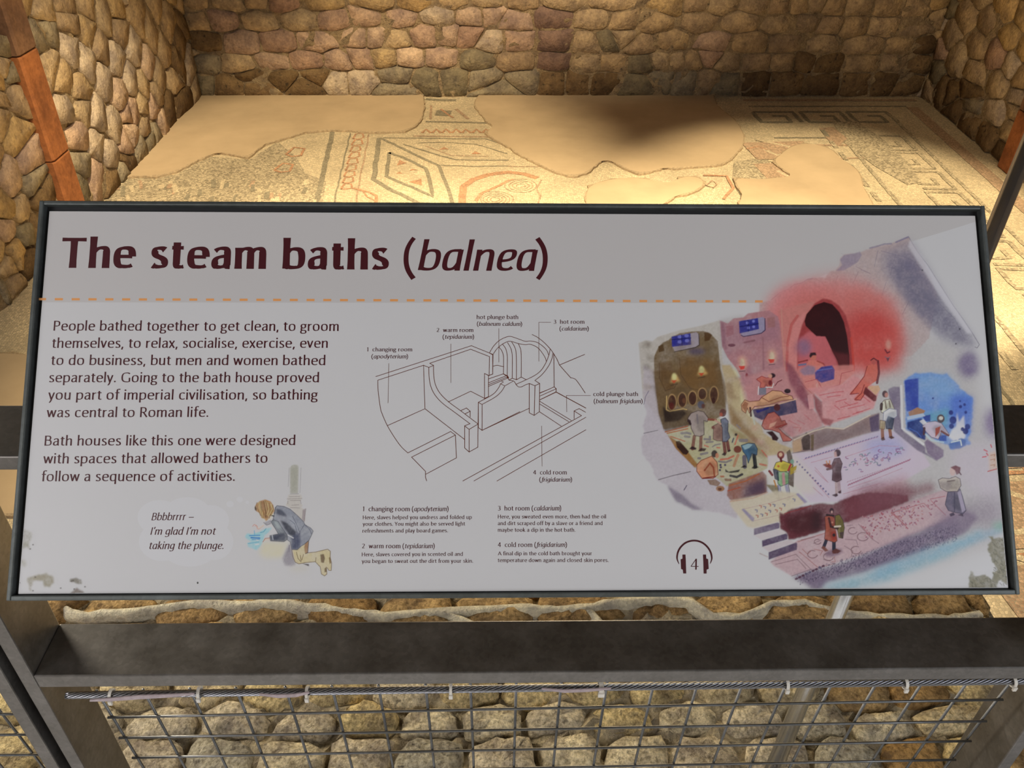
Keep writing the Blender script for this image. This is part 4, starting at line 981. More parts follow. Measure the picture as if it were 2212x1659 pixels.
# ---------------------------------------------------------------- printed watercolour: colours computed per vertex
def s2l(c): c = np.asarray(c, float)/255; return np.where(c <= .04045, c/12.92, ((c+.055)/1.055)**2.4)
PAPREF = [(480, (140, 133, 128)), (860, (153, 146, 146)), (1250, (186, 189, 203))]
def paper_at(y):
    ys = [p[0] for p in PAPREF]; return np.array([np.interp(y, ys, [p[1][i] for p in PAPREF]) for i in range(3)])
class Paint:
    def __init__(s, x0, y0, x1, y1, step=1.1):
        s.x0, s.y0, s.st = x0, y0, step; s.w = int((x1-x0)/step); s.h = int((y1-y0)/step)
        s.c = np.ones((s.h, s.w, 3)); s.a = np.zeros((s.h, s.w))
        s.gain = 1.0
        s.n = s.noise(26)*.6+s.noise(9)*.4; s.n2 = s.noise(3)
    def noise(s, k):
        gh, gw = int(s.h/k)+3, int(s.w/k)+3; g = RNG.random((gh, gw))
        y = np.arange(s.h)/k; x = np.arange(s.w)/k; yi = y.astype(int); xi = x.astype(int); fy = (y-yi)[:, None]; fx = (x-xi)[None]
        fy = fy*fy*(3-2*fy); fx = fx*fx*(3-2*fx)
        return (g[yi][:, xi]*(1-fy)*(1-fx)+g[yi+1][:, xi]*fy*(1-fx)+g[yi][:, xi+1]*(1-fy)*fx+g[yi+1][:, xi+1]*fy*fx)
    def blend(s, m, X0, Y0, col, alpha, tex, ink):
        h, w = m.shape; sl = (slice(Y0, Y0+h), slice(X0, X0+w))
        yc = s.y0+(Y0+h/2)*s.st
        rel = np.clip(s2l(col)/s2l(paper_at(yc)), 0, 1.12)
        mm = m*alpha
        if tex: mm = mm*np.clip(1-tex+tex*1.5*s.n[sl]+tex*.35*(s.n2[sl]-.5), 0, 1)
        mm = np.clip(mm, 0, 1)[..., None]
        if ink: s.c[sl] = s.c[sl]*(1-mm+mm*rel)
        else: s.c[sl] = s.c[sl]*(1-mm)+rel*mm
        s.a[sl] = np.maximum(s.a[sl], m)
    def _blur(s, m, r):
        if r < .35: return m
        k = max(1, int(r*2.5)); t = np.arange(-k, k+1); g = np.exp(-t*t/(2*r*r)); g /= g.sum()
        m = np.apply_along_axis(lambda v: np.convolve(v, g, 'same'), 0, m); return np.apply_along_axis(lambda v: np.convolve(v, g, 'same'), 1, m)
    def poly(s, pts, col, alpha=1, blur=.6, tex=.25, ink=False, rough=0):
        P = (np.array(pts, float)-[s.x0, s.y0])/s.st
        if rough:
            q = []
            for a, b in zip(P, np.roll(P, -1, 0)):
                n = max(1, int(np.linalg.norm(b-a)/4))
                for i in range(n): q.append(a+(b-a)*i/n+(RNG.random(2)-.5)*rough)
            P = np.array(q)
        pad = int(blur/s.st*3)+2
        X0 = max(0, int(P[:, 0].min())-pad); X1 = min(s.w, int(P[:, 0].max())+pad); Y0 = max(0, int(P[:, 1].min())-pad); Y1 = min(s.h, int(P[:, 1].max())+pad)
        if X1-X0 < 1 or Y1-Y0 < 1: return
        xs = np.arange(X0, X1)+.5; m = np.zeros((Y1-Y0, X1-X0))
        for sub in (0.25, 0.75):
            ys = np.arange(Y0, Y1)+sub; cr = np.zeros((Y1-Y0, X1-X0))
            for (ax, ay), (bx, by) in zip(P, np.roll(P, -1, 0)):
                if ay == by: continue
                sel = (ys >= min(ay, by)) & (ys < max(ay, by))
                if not sel.any(): continue
                xc = ax+(ys[sel]-ay)/(by-ay)*(bx-ax); cr[sel] += np.clip(xs[None]-xc[:, None]+.5, 0, 1)*(1 if by > ay else -1)
            m += np.clip(np.abs(cr), 0, 1)*.5
        m = s._blur(m, blur/s.st); s.blend(m, X0, Y0, col, alpha, tex, ink)
    def line(s, pts, w, col, alpha=1, tex=.2, blur=.4, ink=False):
        P = (np.array(pts, float)-[s.x0, s.y0])/s.st; w = w/s.st; pad = int(w+3)
        X0 = max(0, int(P[:, 0].min())-pad); X1 = min(s.w, int(P[:, 0].max())+pad); Y0 = max(0, int(P[:, 1].min())-pad); Y1 = min(s.h, int(P[:, 1].max())+pad)
        if X1-X0 < 1 or Y1-Y0 < 1: return
        X, Y = np.meshgrid(np.arange(X0, X1)+.5, np.arange(Y0, Y1)+.5); d = np.full(X.shape, 1e9)
        for a, b in zip(P[:-1], P[1:]):
            v = b-a; L = v@v+1e-9; t = np.clip(((X-a[0])*v[0]+(Y-a[1])*v[1])/L, 0, 1)
            d = np.minimum(d, np.hypot(X-a[0]-t*v[0], Y-a[1]-t*v[1]))
        m = np.clip(w/2+.5-d, 0, 1); s.blend(m, X0, Y0, col, alpha, tex, ink)
    def ell(s, cx, cy, rx, ry, col, alpha=1, blur=.6, tex=.2, rot=0, **k): s.poly(blobpts(cx, cy, rx, ry, 24, rot), col, alpha, blur, tex, **k)
    def mesh(s, name, parent, mat, clipq=None, lift=4e-5):
        keep = s._blur((s.a > .02).astype(float), 2) > .01
        yy, xx = np.mgrid[0:s.h, 0:s.w]; px = s.x0+(xx+.5)*s.st; py = s.y0+(yy+.5)*s.st
        Pw = hit(px, py, PB+PN*(BD+lift), PN); rel = Pw-PB; u = rel@PX; v = rel@PU
        keep &= (u > B0+.0005) & (u < B1-.0005) & (v > B2+.0005) & (v < B3-.0005)
        q = keep[:-1, :-1] & keep[1:, :-1] & keep[:-1, 1:] & keep[1:, 1:]
        idx = -np.ones(keep.shape, int); vk = np.zeros(keep.shape, bool)
        vk[:-1, :-1] |= q; vk[1:, :-1] |= q; vk[:-1, 1:] |= q; vk[1:, 1:] |= q; idx[vk] = np.arange(vk.sum())
        s.c = s.c*(1-np.clip(s.a, 0, 1)*.10*s.n2*np.clip((1-s.c.mean(2))*6, 0, 1))[..., None]
        co = Pw[vk]; off = co.mean(0); col = np.clip(s.c[vk], 0, 1.2)**s.gain
        J, I = np.nonzero(q); F4 = np.stack([idx[J+1, I], idx[J+1, I+1], idx[J, I+1], idx[J, I]], 1)
        me = bpy.data.meshes.new(name); me.vertices.add(len(co)); me.vertices.foreach_set('co', (co-off).ravel())
        me.loops.add(F4.size); me.loops.foreach_set('vertex_index', F4.ravel().astype(np.int32))
        me.polygons.add(len(F4)); me.polygons.foreach_set('loop_start', np.arange(0, F4.size, 4, dtype=np.int32)); me.polygons.foreach_set('loop_total', np.full(len(F4), 4, np.int32))
        me.update(); at = me.color_attributes.new('print_colour', 'FLOAT_COLOR', 'POINT')
        at.data.foreach_set('color', np.concatenate([col, np.ones((len(col), 1))], 1).ravel())
        po = np.array(board.location)+np.array(panel.location)
        return link(name, me, mat, parent, tuple(off-po))
mP, N_, L_, B_ = nmat('watercolour_print')
ca = N_.new('ShaderNodeVertexColor'); ca.layer_name = 'print_colour'
L_.new(mixc(N_, L_, 1.0, ca.outputs[0], (.60, .595, .59), 'MULTIPLY'), B_.inputs['Base Color']); B_.inputs['Roughness'].default_value = .30; B_.inputs['Specular IOR Level'].default_value = .4

p = Paint(1376, 478, 2202, 1290, 1.12)
def zz(x0, y0, s): return lambda t: [(x0+float(a.split(',')[0])/s, y0+float(a.split(',')[1])/s) for a in t.split()]
A, Bz, C, Dz, E_, F_, G_, H_ = zz(1360, 460, 4.1475), zz(1640, 480, 5.185), zz(1860, 460, 4.148), zz(1360, 800, 5.185), zz(1580, 780, 4.879), zz(1860, 760, 4.608), zz(1560, 1040, 5.53), zz(1860, 1040, 6.284)
def el(f, cx, cy, rx, ry, s, col, alpha=1, blur=.6, tex=.2, rot=0, **k):
    (x, y), = f('%f,%f' % (cx, cy)); p.ell(x, y, rx/s, ry/s, col, alpha, blur, tex, rot, **k)
sA, sB, sC, sD, sE, sF, sG, sH = 4.1475, 5.185, 4.148, 5.185, 4.879, 4.608, 5.53, 6.284
p.poly([(1555, 690), (1600, 680), (1640, 700), (1680, 860), (1740, 960), (1700, 1010), (1600, 950), (1560, 860), (1550, 760)], (158, 146, 126), .9, 4)
p.poly([(1600, 860), (1700, 900), (1900, 880), (1905, 960), (1720, 1010), (1620, 960)], (168, 152, 146), .9, 5)
p.poly([(1880, 690), (2060, 740), (2112, 770), (2118, 860), (2165, 1000), (2160, 1180), (1980, 1230), (1780, 1060), (1880, 860)], (158, 150, 160), .6, 15)
# rim washes (the tinted header goes on behind the picture)
a0 = p.a.copy(); p.poly([(1300, 653), (1300, 400), (2300, 400), (2112, 479), (2050, 497), (1968, 522), (1760, 602), (1690, 655)], (255, 255, 255), 1, .8, 0)
hm = p.a.copy()[..., None]; p.c = 1-hm*(1-np.array([.53/.60, .51/.595, .495/.59])**(1/1.22)); p.a = a0
p.poly(A("80,1165 145,1140 205,1150 250,1110 450,1050 640,1010 810,960 830,1300 900,1659 780,1900 300,1900 120,1659"), (143, 132, 124), .85, 1)
p.poly(Dz("150,-60 160,120 150,240 160,400 190,480 150,620 160,700 130,760 150,960 240,1060 270,1150 320,1240 420,1300 500,1440 600,1500 700,1560 830,1570 1000,1600 1200,1659 1300,1300 900,1150 520,800 380,600 270,0"), (152, 142, 150), .8, 1.5, rough=3)
p.poly(Dz("420,1290 470,1320 600,1400 700,1500 830,1560 720,1560 600,1500 520,1470"), (118, 110, 128), .8, 2.5)
p.line(Dz("160,705 315,672"), 1.6, (105, 98, 105)); p.line(Dz("325,1225 480,1180 680,1135"), 1.8, (105, 98, 105)); p.line(Dz("160,380 180,290 215,230"), 1.6, (110, 100, 110)); p.line(Dz("610,1340 640,1290"), 2, (100, 92, 110))
# roof and shell of the hot room
p.poly(Bz("135,880 160,840 250,790 330,760 480,680 540,640 620,620 740,620 790,550 850,540 905,470 905,400 960,360 1080,350 1150,330 1290,270 1480,240 1540,210 1670,165 1763,300 1900,560 2000,800 1900,1300 1700,1500 0,1659 0,900"), (138, 120, 116), .95, 1.2, rough=2)
for k in range(420):
    t = random.random(); a = 900+t*900; b = 330+t*350+random.random()*420; q = Bz("%f,%f %f,%f" % (a, b, a+random.uniform(6, 26), b+random.uniform(2, 12)))
    p.line(q, .9, (112, 100, 106), .22, tex=0)
p.poly(Bz("905,420 950,370 1060,350 1130,330 1150,370 1100,450 950,540 860,545 930,480"), (112, 100, 108), .8, .8); p.line(Bz("135,870 230,790 330,750 390,700 480,680 540,640 600,630"), 2.2, (120, 104, 108), .8)
p.line(Bz("1240,290 1320,270 1400,245 1480,240"), 3.5, (112, 102, 108), .8); p.line(Bz("1530,225 1600,195 1670,165"), 3.5, (105, 95, 105), .9)
p.poly(C("170,360 300,320 440,250 600,500 820,860 1020,1140 1030,1220 900,1200 700,1120 500,900 350,700 200,520"), (106, 98, 106), .85, 9, .5)
p.poly(C("260,420 480,430 640,760 860,980 800,1080 620,1000 470,830 300,620"), (90, 82, 96), .8, 8, .6)
p.poly(C('300,400 520,560 760,880 960,1120 900,1180 700,1060 480,840 300,640'), (96, 90, 98), .55, 9, .6)
p.line(C("430,220 500,340 600,470 700,630 820,820 920,960 1000,1080 1060,1180 1040,1210 1020,1200"), 1.3, (100, 92, 98))
p.poly(C("440,235 600,470 760,720 1000,1080 950,1080 720,770 560,520 420,300"), (150, 142, 142), .7, 2)
for t in ("180,340 290,370 410,400 480,440 550,520", "230,480 370,515 520,545", "400,680 490,730 580,765 690,800", "150,340 120,480", "310,370 260,560", "500,590 470,690", "225,620 180,760", "580,765 510,850 500,900", "430,790 370,910", "690,800 840,950 930,1140", "0,510 80,540", "60,640 30,720", "770,930 740,980"):
    p.line(C(t), 1.1, (92, 84, 94), .6)
for t in ("1110,550 1070,650 1020,730", "1080,495 1240,575", "880,600 850,690", "1190,780 1240,680", "630,630 720,690"): p.line(Bz(t), 1.1, (105, 84, 88), .6)
for q in ((550, 513), (884, 1040), (850, 1172)): el(C, q[0], q[1], 6, 6, sC, (30, 28, 34))
# white panel of roof beyond, cloud
el(C, 960, 1360, 95, 120, sC, (98, 84, 106), .95, 7, .3); el(F_, 1310, 700, 75, 140, sF, (112, 96, 122), .9, 8, .4)
p.poly(F_("1250,560 1330,600 1390,880 1300,900 1230,800"), (112, 96, 122), .4, 9)
# pink glow of the hot room
p.ell(1800, 715, 150, 118, (158, 100, 96), .9, 16, .25); p.ell(1735, 670, 80, 60, (155, 98, 96), .9, 12)
p.poly(Bz("240,960 500,760 900,780 1200,760 1500,860 1600,1200 1600,1659 240,1659"), (150, 88, 82), .85, 12, .3)
p.ell(1885, 740, 62, 62, (148, 62, 56), .9, 13, .3); p.ell(1868, 700, 50, 34, (142, 56, 52), .7, 12)
# warm room
p.poly(A("810,965 880,990 930,945 1020,935 1060,900 1250,872 1330,930 1355,1050 1390,1400 1430,1659 1430,1700 1060,1700 1040,1560 960,1400 880,1300 830,1200"), (136, 98, 100), 1, .8, .3)
p.poly(A("830,1000 900,1000 1340,960 1340,1150 900,1200 850,1150"), (122, 88, 96), .6, 6)
p.poly(A("810,965 850,985 870,1230 830,1200"), (100, 66, 78), .6, 2)
p.poly(A("1330,880 1480,830 1659,790 1659,1659 1430,1659 1380,1400 1360,1000"), (150, 98, 92), .9, 2); p.line(A("1360,860 1370,1100 1395,1400"), 2.5, (150, 108, 98), .8)
p.poly(A("980,970 1195,932 1212,950 1212,1050 1180,1075 1030,1105 1000,1095"), (118, 108, 122)); p.poly(A("980,970 1150,942 1160,1040 985,1080"), (40, 40, 100))
for a, b in ((1055, 985), (1110, 970), (1065, 1030), (1112, 1020)): el(A, a, b, 13, 12, sA, (100, 98, 150))
p.line(A("1212,945 1214,1050 1180,1078 1020,1108 1000,1095"), 2, (60, 48, 70)); p.line(A("1060,960 1065,1060"), 1.2, (20, 20, 60)); p.line(A("985,1020 1155,992"), 1.2, (20, 20, 60))
p.poly(A("865,1012 930,1008 935,1085 870,1115"), (122, 80, 84), .7); p.poly(A("1230,940 1300,930 1305,1020 1240,1030"), (122, 84, 80), .7); el(A, 915, 1185, 34, 14, sA, (88, 50, 60)); p.line(A("1030,1160 1120,1142"), 4, (110, 76, 80)); p.line(A("1195,1120 1200,1400"), 4, (118, 82, 86), .6)
for a, b in ((1010, 1345), (1275, 1285)):
    el(A, a, b, 48, 68, sA, (165, 120, 108), .8, 3); el(A, a, b, 22, 40, sA, (176, 140, 120), 1, 1.5); p.poly(A('%d,%d %d,%d %d,%d %d,%d' % (a-35, b+25, a+25, b+25, a+15, b+55, a-15, b+60)), (160, 58, 50)); p.line(A('%d,%d %d,%d' % (a-25, b+75, a+25, b+70)), 2, (100, 70, 76))
el(A, 1050, 1460, 12, 26, sA, (110, 40, 48))
p.poly(E_("60,180 560,60 720,330 860,500 960,610 960,690 860,720 640,810 560,740 300,620 150,500"), (150, 108, 108), .95, 2, .35)
p.poly(E_("0,60 60,120 150,420 240,620 0,500"), (168, 148, 112), .9, 4)
# arch and niche
p.line(Bz("310,1659 320,1350 360,1150 430,1050"), 6, (140, 62, 60), .6); p.poly(Bz("325,1659 330,1350 400,1120 520,1000 500,1100 440,1300 430,1659"), (160, 102, 98), .9, 1.5)
p.poly(Bz("425,1659 430,1330 480,1150 540,1020 620,910 720,852 800,870 890,930 970,1040 1020,1220 1050,1450 1065,1659"), (122, 52, 52), 1, 1.2)
p.poly(Bz("430,1659 440,1320 520,1250 560,1220 760,1290 860,1520 890,1659"), (148, 82, 84), 1, 2); el(Bz, 500, 1400, 85, 95, sB, (112, 84, 100), .9, 5)
p.poly(Bz("508,1110 530,1030 620,930 727,893 820,920 900,1010 950,1120 985,1280 1010,1500 1010,1630 900,1650 880,1560 820,1450 770,1340 740,1280 640,1275 580,1220 520,1160"), (46, 12, 14), 1, .6, .05)
p.poly(Bz("800,1420 860,1460 1005,1480 1010,1630 900,1650 870,1540"), (84, 34, 36), .8, 3)
p.line(Bz("1030,1300 1050,1500 1060,1659"), 5, (150, 60, 50), .8)
el(Bz, 603, 1505, 38, 42, sB, (150, 90, 78)); p.poly(Bz("560,1500 575,1462 630,1458 642,1490 600,1490 575,1520"), (48, 26, 32)); p.poly(Bz("520,1600 560,1545 650,1545 700,1570 730,1620 640,1640 560,1659"), (160, 96, 86)); p.line(Bz("440,1570 540,1545"), 3, (110, 44, 44)); p.line(Bz("650,1555 720,1585 740,1620"), 3, (130, 60, 56)); p.line(Bz("445,1600 520,1590"), 4, (90, 90, 110))
# hot pool, counter, floor
p.poly(E_("690,90 720,60 1290,40 1300,120 1160,250 940,330 790,300 720,190"), (170, 104, 98), .9, 1.5); p.poly(E_("715,100 800,40 880,60 890,140 760,150"), (110, 96, 112), .9, 2)
p.poly(E_("880,120 950,60 1060,45 1088,90 1082,190 950,228 885,192"), (46, 50, 104), 1, .8, .3); p.line(E_("900,100 1060,75"), 3, (90, 96, 140), .6)
p.line(E_("780,220 900,190 960,300 1140,250 1160,130 1280,100"), 1.4, (140, 70, 72)); p.line(E_("700,180 780,280 860,350"), 1.2, (140, 74, 74)); p.line(E_("900,240 905,300 1080,280"), 1.4, (190, 130, 120))
p.poly(E_("790,290 1160,250 1290,150 1500,260 1560,310 1520,430 1500,500 1320,570 1110,640 980,690 950,600 950,420 870,340"), (176, 112, 112), .95, 1.5, .3)
for t in ("930,360 1080,330 1180,320", "1010,380 1150,360", "1100,430 1210,400", "1090,470 1140,510", "1150,490 1330,440", "1190,430 1250,470", "1120,610 1250,580", "1280,560 1460,500", "1230,500 1400,460", "1320,540 1380,530", "1360,350 1460,430"): p.line(E_(t), 2.2, (150, 70, 76), .7)
p.poly(E_("570,0 640,40 760,250 870,480 850,510 800,500 700,380 610,220"), (108, 58, 70), .9, 2.5, .3); p.poly(E_("800,360 860,340 875,500 820,510"), (160, 118, 118)); p.poly(E_("860,340 955,430 960,600 1080,620 1040,690 960,650 880,500"), (120, 62, 66), .9, 1.5)
# seated bather and lamp on the right wall
p.poly(E_("1430,50 1500,20 1550,60 1540,200 1450,260 1390,380 1350,410 1310,420 1290,400 1350,330 1260,355 1250,335 1330,250 1400,150"), (156, 84, 72), 1); p.line(E_("1430,55 1400,160 1340,240 1270,330 1250,350 1340,340"), 1.6, (110, 36, 38)); p.line(E_("1400,250 1370,340 1300,405 1360,412 1400,350 1430,270"), 1.6, (110, 36, 38))
el(E_, 1500, 5, 28, 32, sE, (140, 72, 66)); p.line(E_("1470,-10 1500,-30 1530,-10"), 2.5, (82, 28, 34)); p.line(E_("1545,0 1555,120 1535,230"), 5, (82, 26, 34), .9); p.poly(E_("1390,340 1410,270 1530,370 1525,420 1500,425"), (88, 30, 34)); p.poly(E_("1430,270 1550,255 1570,300 1520,360"), (172, 128, 104))
el(C, 245, 1180, 24, 44, sC, (172, 120, 108), .8, 2.5); p.line(C("215,1225 235,1255 255,1245"), 3, (96, 34, 42)); p.line(C("215,1290 240,1300 260,1290"), 2, (110, 80, 84)); p.poly(C("225,1300 255,1300 240,1335"), (86, 50, 60))
# changing room walls
p.poly(A("218,1320 222,1280 260,1200 300,1160 350,1138 380,1110 450,1078 560,1062 660,1058 720,1075 790,1150 805,1300 815,1400 850,1659 870,1780 760,1860 304,1938 262,1800 225,1500"), (98, 80, 60), 1, .8, .35)
p.poly(Dz("265,0 1020,0 1080,180 1090,340 1060,420 900,330 400,420 330,500 290,250"), (92, 72, 50), .9, 2, .3); p.poly(Dz("330,500 380,400 640,440 900,560 640,640 400,690"), (84, 68, 52), .9, 2)
p.poly(A("260,1340 380,1330 400,1560 330,1600 280,1540"), (86, 62, 38), .8, 3); p.line(A("265,1350 268,1480 320,1590 400,1570 440,1500"), 1.2, (60, 42, 30), .7)
p.poly(A("440,1300 560,1280 790,1330 790,1540 600,1600 500,1560 440,1420"), (98, 72, 44), .8, 4); p.line(A("445,1300 460,1450 540,1570 640,1590"), 1.2, (66, 46, 32), .7); el(A, 600, 1240, 80, 30, sA, (72, 62, 80), .8, 4)
p.poly(A("380,1110 600,1068 622,1090 622,1180 590,1200 405,1242 385,1200"), (126, 114, 118)); p.poly(A("376,1108 545,1078 552,1180 380,1200"), (42, 42, 104))
for a, b in ((450, 1110), (510, 1100), (450, 1155), (515, 1145)): el(A, a, b, 20, 15, sA, (92, 90, 138))
p.line(A("465,1092 470,1185"), 1.4, (24, 24, 66)); p.line(A("380,1135 550,1120"), 1.4, (24, 24, 66)); p.line(A("620,1085 625,1185 590,1205 400,1245"), 1.6, (60, 50, 48))
p.poly(A("258,1195 300,1175 312,1235 262,1250"), (74, 54, 34)); p.poly(A("668,1072 700,1070 738,1092 715,1142 672,1150"), (74, 52, 32))
for a, b in ((400, 1470), (645, 1405)):
    p.poly(A('%d,%d %d,%d %d,%d %d,%d' % (a-8, b-30, a+20, b-20, a+55, b+40, a-40, b+50)), (160, 128, 84), .9, 2); el(A, a, b, 22, 34, sA, (178, 150, 110), 1, 1.5); p.poly(A('%d,%d %d,%d %d,%d' % (a-30, b+30, a+25, b+28, a-2, b+58)), (150, 64, 44)); p.line(A('%d,%d %d,%d' % (a-30, b+75, a+30, b+62)), 1.5, (60, 44, 34))
# pale wall between the rooms
p.poly(Dz("1030,-60 1130,-60 1240,150 1240,330 1300,480 1480,620 1500,700 1700,830 1840,880 1800,930 1560,1020 1500,900 1290,720 1130,600 1095,350 1080,180"), (148, 130, 106), 1, 1.5, .35)
p.poly(Dz("1080,130 1150,140 1170,260 1230,330 1130,330 1085,260"), (122, 100, 78), .8, 3); p.poly(Dz("1100,340 1220,520 1440,780 1500,900 1290,720 1130,600"), (112, 86, 58), .8, 4)
# cloak niches
for a, b, ry in ((475, 355, 92), (590, 330, 88), (705, 310, 84), (815, 262, 70), (945, 270, 96)):
    el(Dz, a, b, 52, ry, sD, (140, 112, 80), 1, .8); el(Dz, a, b+4, 44, ry-9, sD, (66, 42, 34), 1, .6, .3)
el(Dz, 470, 400, 28, 40, sD, (80, 30, 28), .8); el(Dz, 610, 340, 20, 30, sD, (92, 60, 44)); el(Dz, 940, 340, 22, 36, sD, (58, 32, 28))
p.line(Dz("415,290 412,440 450,460 600,430 640,440"), 2, (158, 132, 92)); p.poly(Dz("375,400 420,460 600,450 640,480 560,560 500,575 390,580"), (44, 32, 28), .95, 1.5)
# changing room floor
p.poly(Dz("405,695 640,640 850,545 1000,540 1130,600 1290,720 1500,900 1570,1010 1540,1100 1480,1130 1250,1250 1090,1300 1000,1220 740,1090 520,840"), (150, 143, 120), 1, 1, .3)
p.poly(Dz("1120,640 1290,720 1500,900 1560,1000 1420,900 1200,760"), (128, 110, 82), .8, 3)
p.line(Dz("400,690 650,625"), 2.5, (140, 84, 60)); p.line(Dz("420,705 650,655"), 2.5, (146, 92, 68)); p.line(Dz("460,740 620,795"), 2.2, (150, 92, 72))
for t, w in (("580,705 640,700 680,710", 5), ("620,740 670,745", 5), ("840,770 900,775 900,745", 5), ("860,805 930,800", 4), ("930,855 960,835 1015,825", 3), ("800,940 870,925", 5), ("770,985 790,985", 5), ("1240,785 1310,785", 7), ("1000,1020 1080,1030 1140,1005", 4), ("1200,610 1240,650", 3)): p.line(Dz(t), w, (112, 104, 110), .9)
for t, w in (("840,840 880,855", 3), ("1020,1000 1100,990 1165,960", 4), ("1180,830 1215,730", 3), ("1480,895 1540,970", 3), ("1460,1050 1530,1065", 4), ("980,865 1010,868", 3)): p.line(Dz(t), w, (158, 92, 78), .9)
for a, b in ((1018, 1060), (1022, 1085), (1012, 1118), (1070, 1060)): el(Dz, a, b, 12, 12, sD, (52, 46, 84))
p.line(Dz("1150,805 1165,760"), 2.5, (60, 66, 84)); el(Dz, 1192, 720, 15, 15, sD, (38, 26, 34))
p.poly(Dz("430,730 520,790 660,920 760,1050 735,1095 640,1000 520,880"), (132, 98, 62), 1, .8); p.poly(Dz("515,795 560,790 665,910 640,945 600,940 530,860"), (56, 34, 28))
# bench and lower step of the changing room
p.poly(Dz("1110,1270 1490,1130 1535,1180 1538,1370 1260,1450 1150,1480 1090,1400"), (132, 98, 92), 1, 1, .35); p.poly(Dz("1300,1290 1530,1200 1535,1370 1260,1450"), (74, 60, 84), .85, 5)
p.line(Dz("1120,1290 1300,1240 1450,1160"), 3, (146, 92, 66)); p.line(Dz("1100,1350 1240,1310"), 2, (150, 80, 62))
for k in range(60):
    a = random.uniform(1395, 1550); b = random.uniform(740, 850)
    p.ell(a, b, random.uniform(4, 11), random.uniform(3, 9), random.choice([(74, 58, 40), (112, 90, 62), (84, 72, 62)]), .22, 2.5)
for k in range(70):
    a = random.uniform(1570, 1730); b = random.uniform(720, 990)
    if 1560+(b-720)*.25 < a: p.ell(a, b, random.uniform(4, 12), random.uniform(3, 9), random.choice([(120, 74, 82), (160, 122, 116), (112, 84, 98)]), .2, 2.5)
# figures in the changing room
def fig(f, body, col, outline=None, w=1.2):
    p.poly(f(body), col, 1, .5, .35)
    if outline: q = f(body); p.line(q+q[:1], w*1.15, outline, .9)
    xs_ = [t[0] for t in q] if outline else [0]; ys_ = [t[1] for t in q] if outline else [0]
    if outline: p.poly([((a-sum(xs_)/len(xs_))*.62+sum(xs_)/len(xs_)+(max(xs_)-min(xs_))*.14, (b-sum(ys_)/len(ys_))*.66+sum(ys_)/len(ys_)+1.5) for a, b in q], tuple(int(c*.74) for c in col), .55, 1.6, .5)
DK = (52, 34, 38)
p.line(Dz("725,740 705,880"), 7, (112, 78, 70)); p.line(Dz("800,740 795,890"), 7, (112, 78, 70)); p.poly(Dz("665,880 700,850 750,870 740,890"), DK); p.poly(Dz("765,905 800,870 860,875 840,905"), DK)
fig(Dz, "690,480 770,450 830,465 885,540 870,575 830,560 835,720 790,740 730,730 690,650 680,560 650,575 655,530", (136, 122, 120), DK); p.line(Dz("660,560 680,600"), 5, DK); p.line(Dz("885,550 965,555"), 5, (112, 62, 52)); el(Dz, 800, 385, 40, 42, sD, (78, 74, 84)); el(Dz, 825, 400, 20, 26, sD, (84, 54, 46)); p.line(Dz("755,500 765,590"), 4, (96, 86, 92), .7)
p.line(Dz("1055,800 1070,920"), 7, (104, 66, 62)); p.line(Dz("1095,800 1110,890"), 7, (104, 66, 62)); p.poly(Dz("1030,945 1060,915 1085,935 1070,958"), DK); p.poly(Dz("1090,915 1115,885 1138,895 1120,912"), DK)
fig(Dz, "1020,550 1070,530 1105,570 1100,680 1125,750 1090,800 1040,800 1035,680", (92, 94, 112), DK); fig(Dz, "940,620 1000,590 1040,640 1040,790 980,790 935,770", (122, 92, 88), DK, 1); el(Dz, 1045, 475, 38, 44, sD, (84, 50, 48)); el(Dz, 1025, 495, 18, 22, sD, (140, 78, 66)); p.line(Dz("960,560 1020,600"), 4, (150, 120, 110)); el(Dz, 935, 640, 18, 18, sD, (104, 64, 62))
fig(Dz, "800,1010 920,960 980,1030 992,1165 935,1212 810,1210 752,1130 752,1060", (172, 126, 102), (110, 52, 40), 1.4); p.line(Dz("840,1120 900,1040 940,1090 950,1180"), 3.5, (128, 66, 48)); p.line(Dz("820,1210 960,1190"), 3, (110, 40, 38)); el(Dz, 950, 935, 34, 40, sD, (44, 28, 34)); el(Dz, 980, 955, 20, 30, sD, (160, 112, 92)); p.poly(Dz("870,1230 960,1220 1020,1260 990,1300 900,1280"), (122, 98, 84)); el(Dz, 1015, 1325, 48, 32, sD, (140, 104, 78)); el(Dz, 1010, 1330, 22, 16, sD, (92, 56, 44))
p.line(Dz("1395,950 1410,1080"), 8, (34, 36, 42)); p.line(Dz("1285,970 1290,1080"), 9, (96, 90, 100)); p.poly(Dz("1365,1095 1400,1060 1448,1085 1400,1105"), (30, 26, 30)); p.poly(Dz("1240,1090 1290,1060 1315,1085"), (40, 28, 30))
fig(Dz, "1250,840 1330,815 1400,820 1432,880 1425,950 1370,930 1330,1040 1310,960 1270,910", (66, 92, 116), (30, 40, 60)); p.poly(Dz("1260,845 1330,820 1380,830 1340,870 1290,890"), (124, 140, 148)); el(Dz, 1210, 885, 44, 40, sD, (104, 62, 52)); p.line(Dz("1215,950 1190,1010 1170,1070"), 6, (150, 116, 96)); p.poly(Dz("1070,1105 1110,1135 1240,1110 1220,1140 1140,1150 1075,1140"), (36, 30, 38)); p.line(Dz("1130,1180 1200,1195 1260,1165"), 5, (58, 54, 62)); p.poly(Dz("1010,1180 1060,1180 1060,1200 1020,1200"), (150, 90, 66)); p.poly(Dz("1060,1210 1140,1215 1140,1240 1070,1240"), (118, 88, 76))
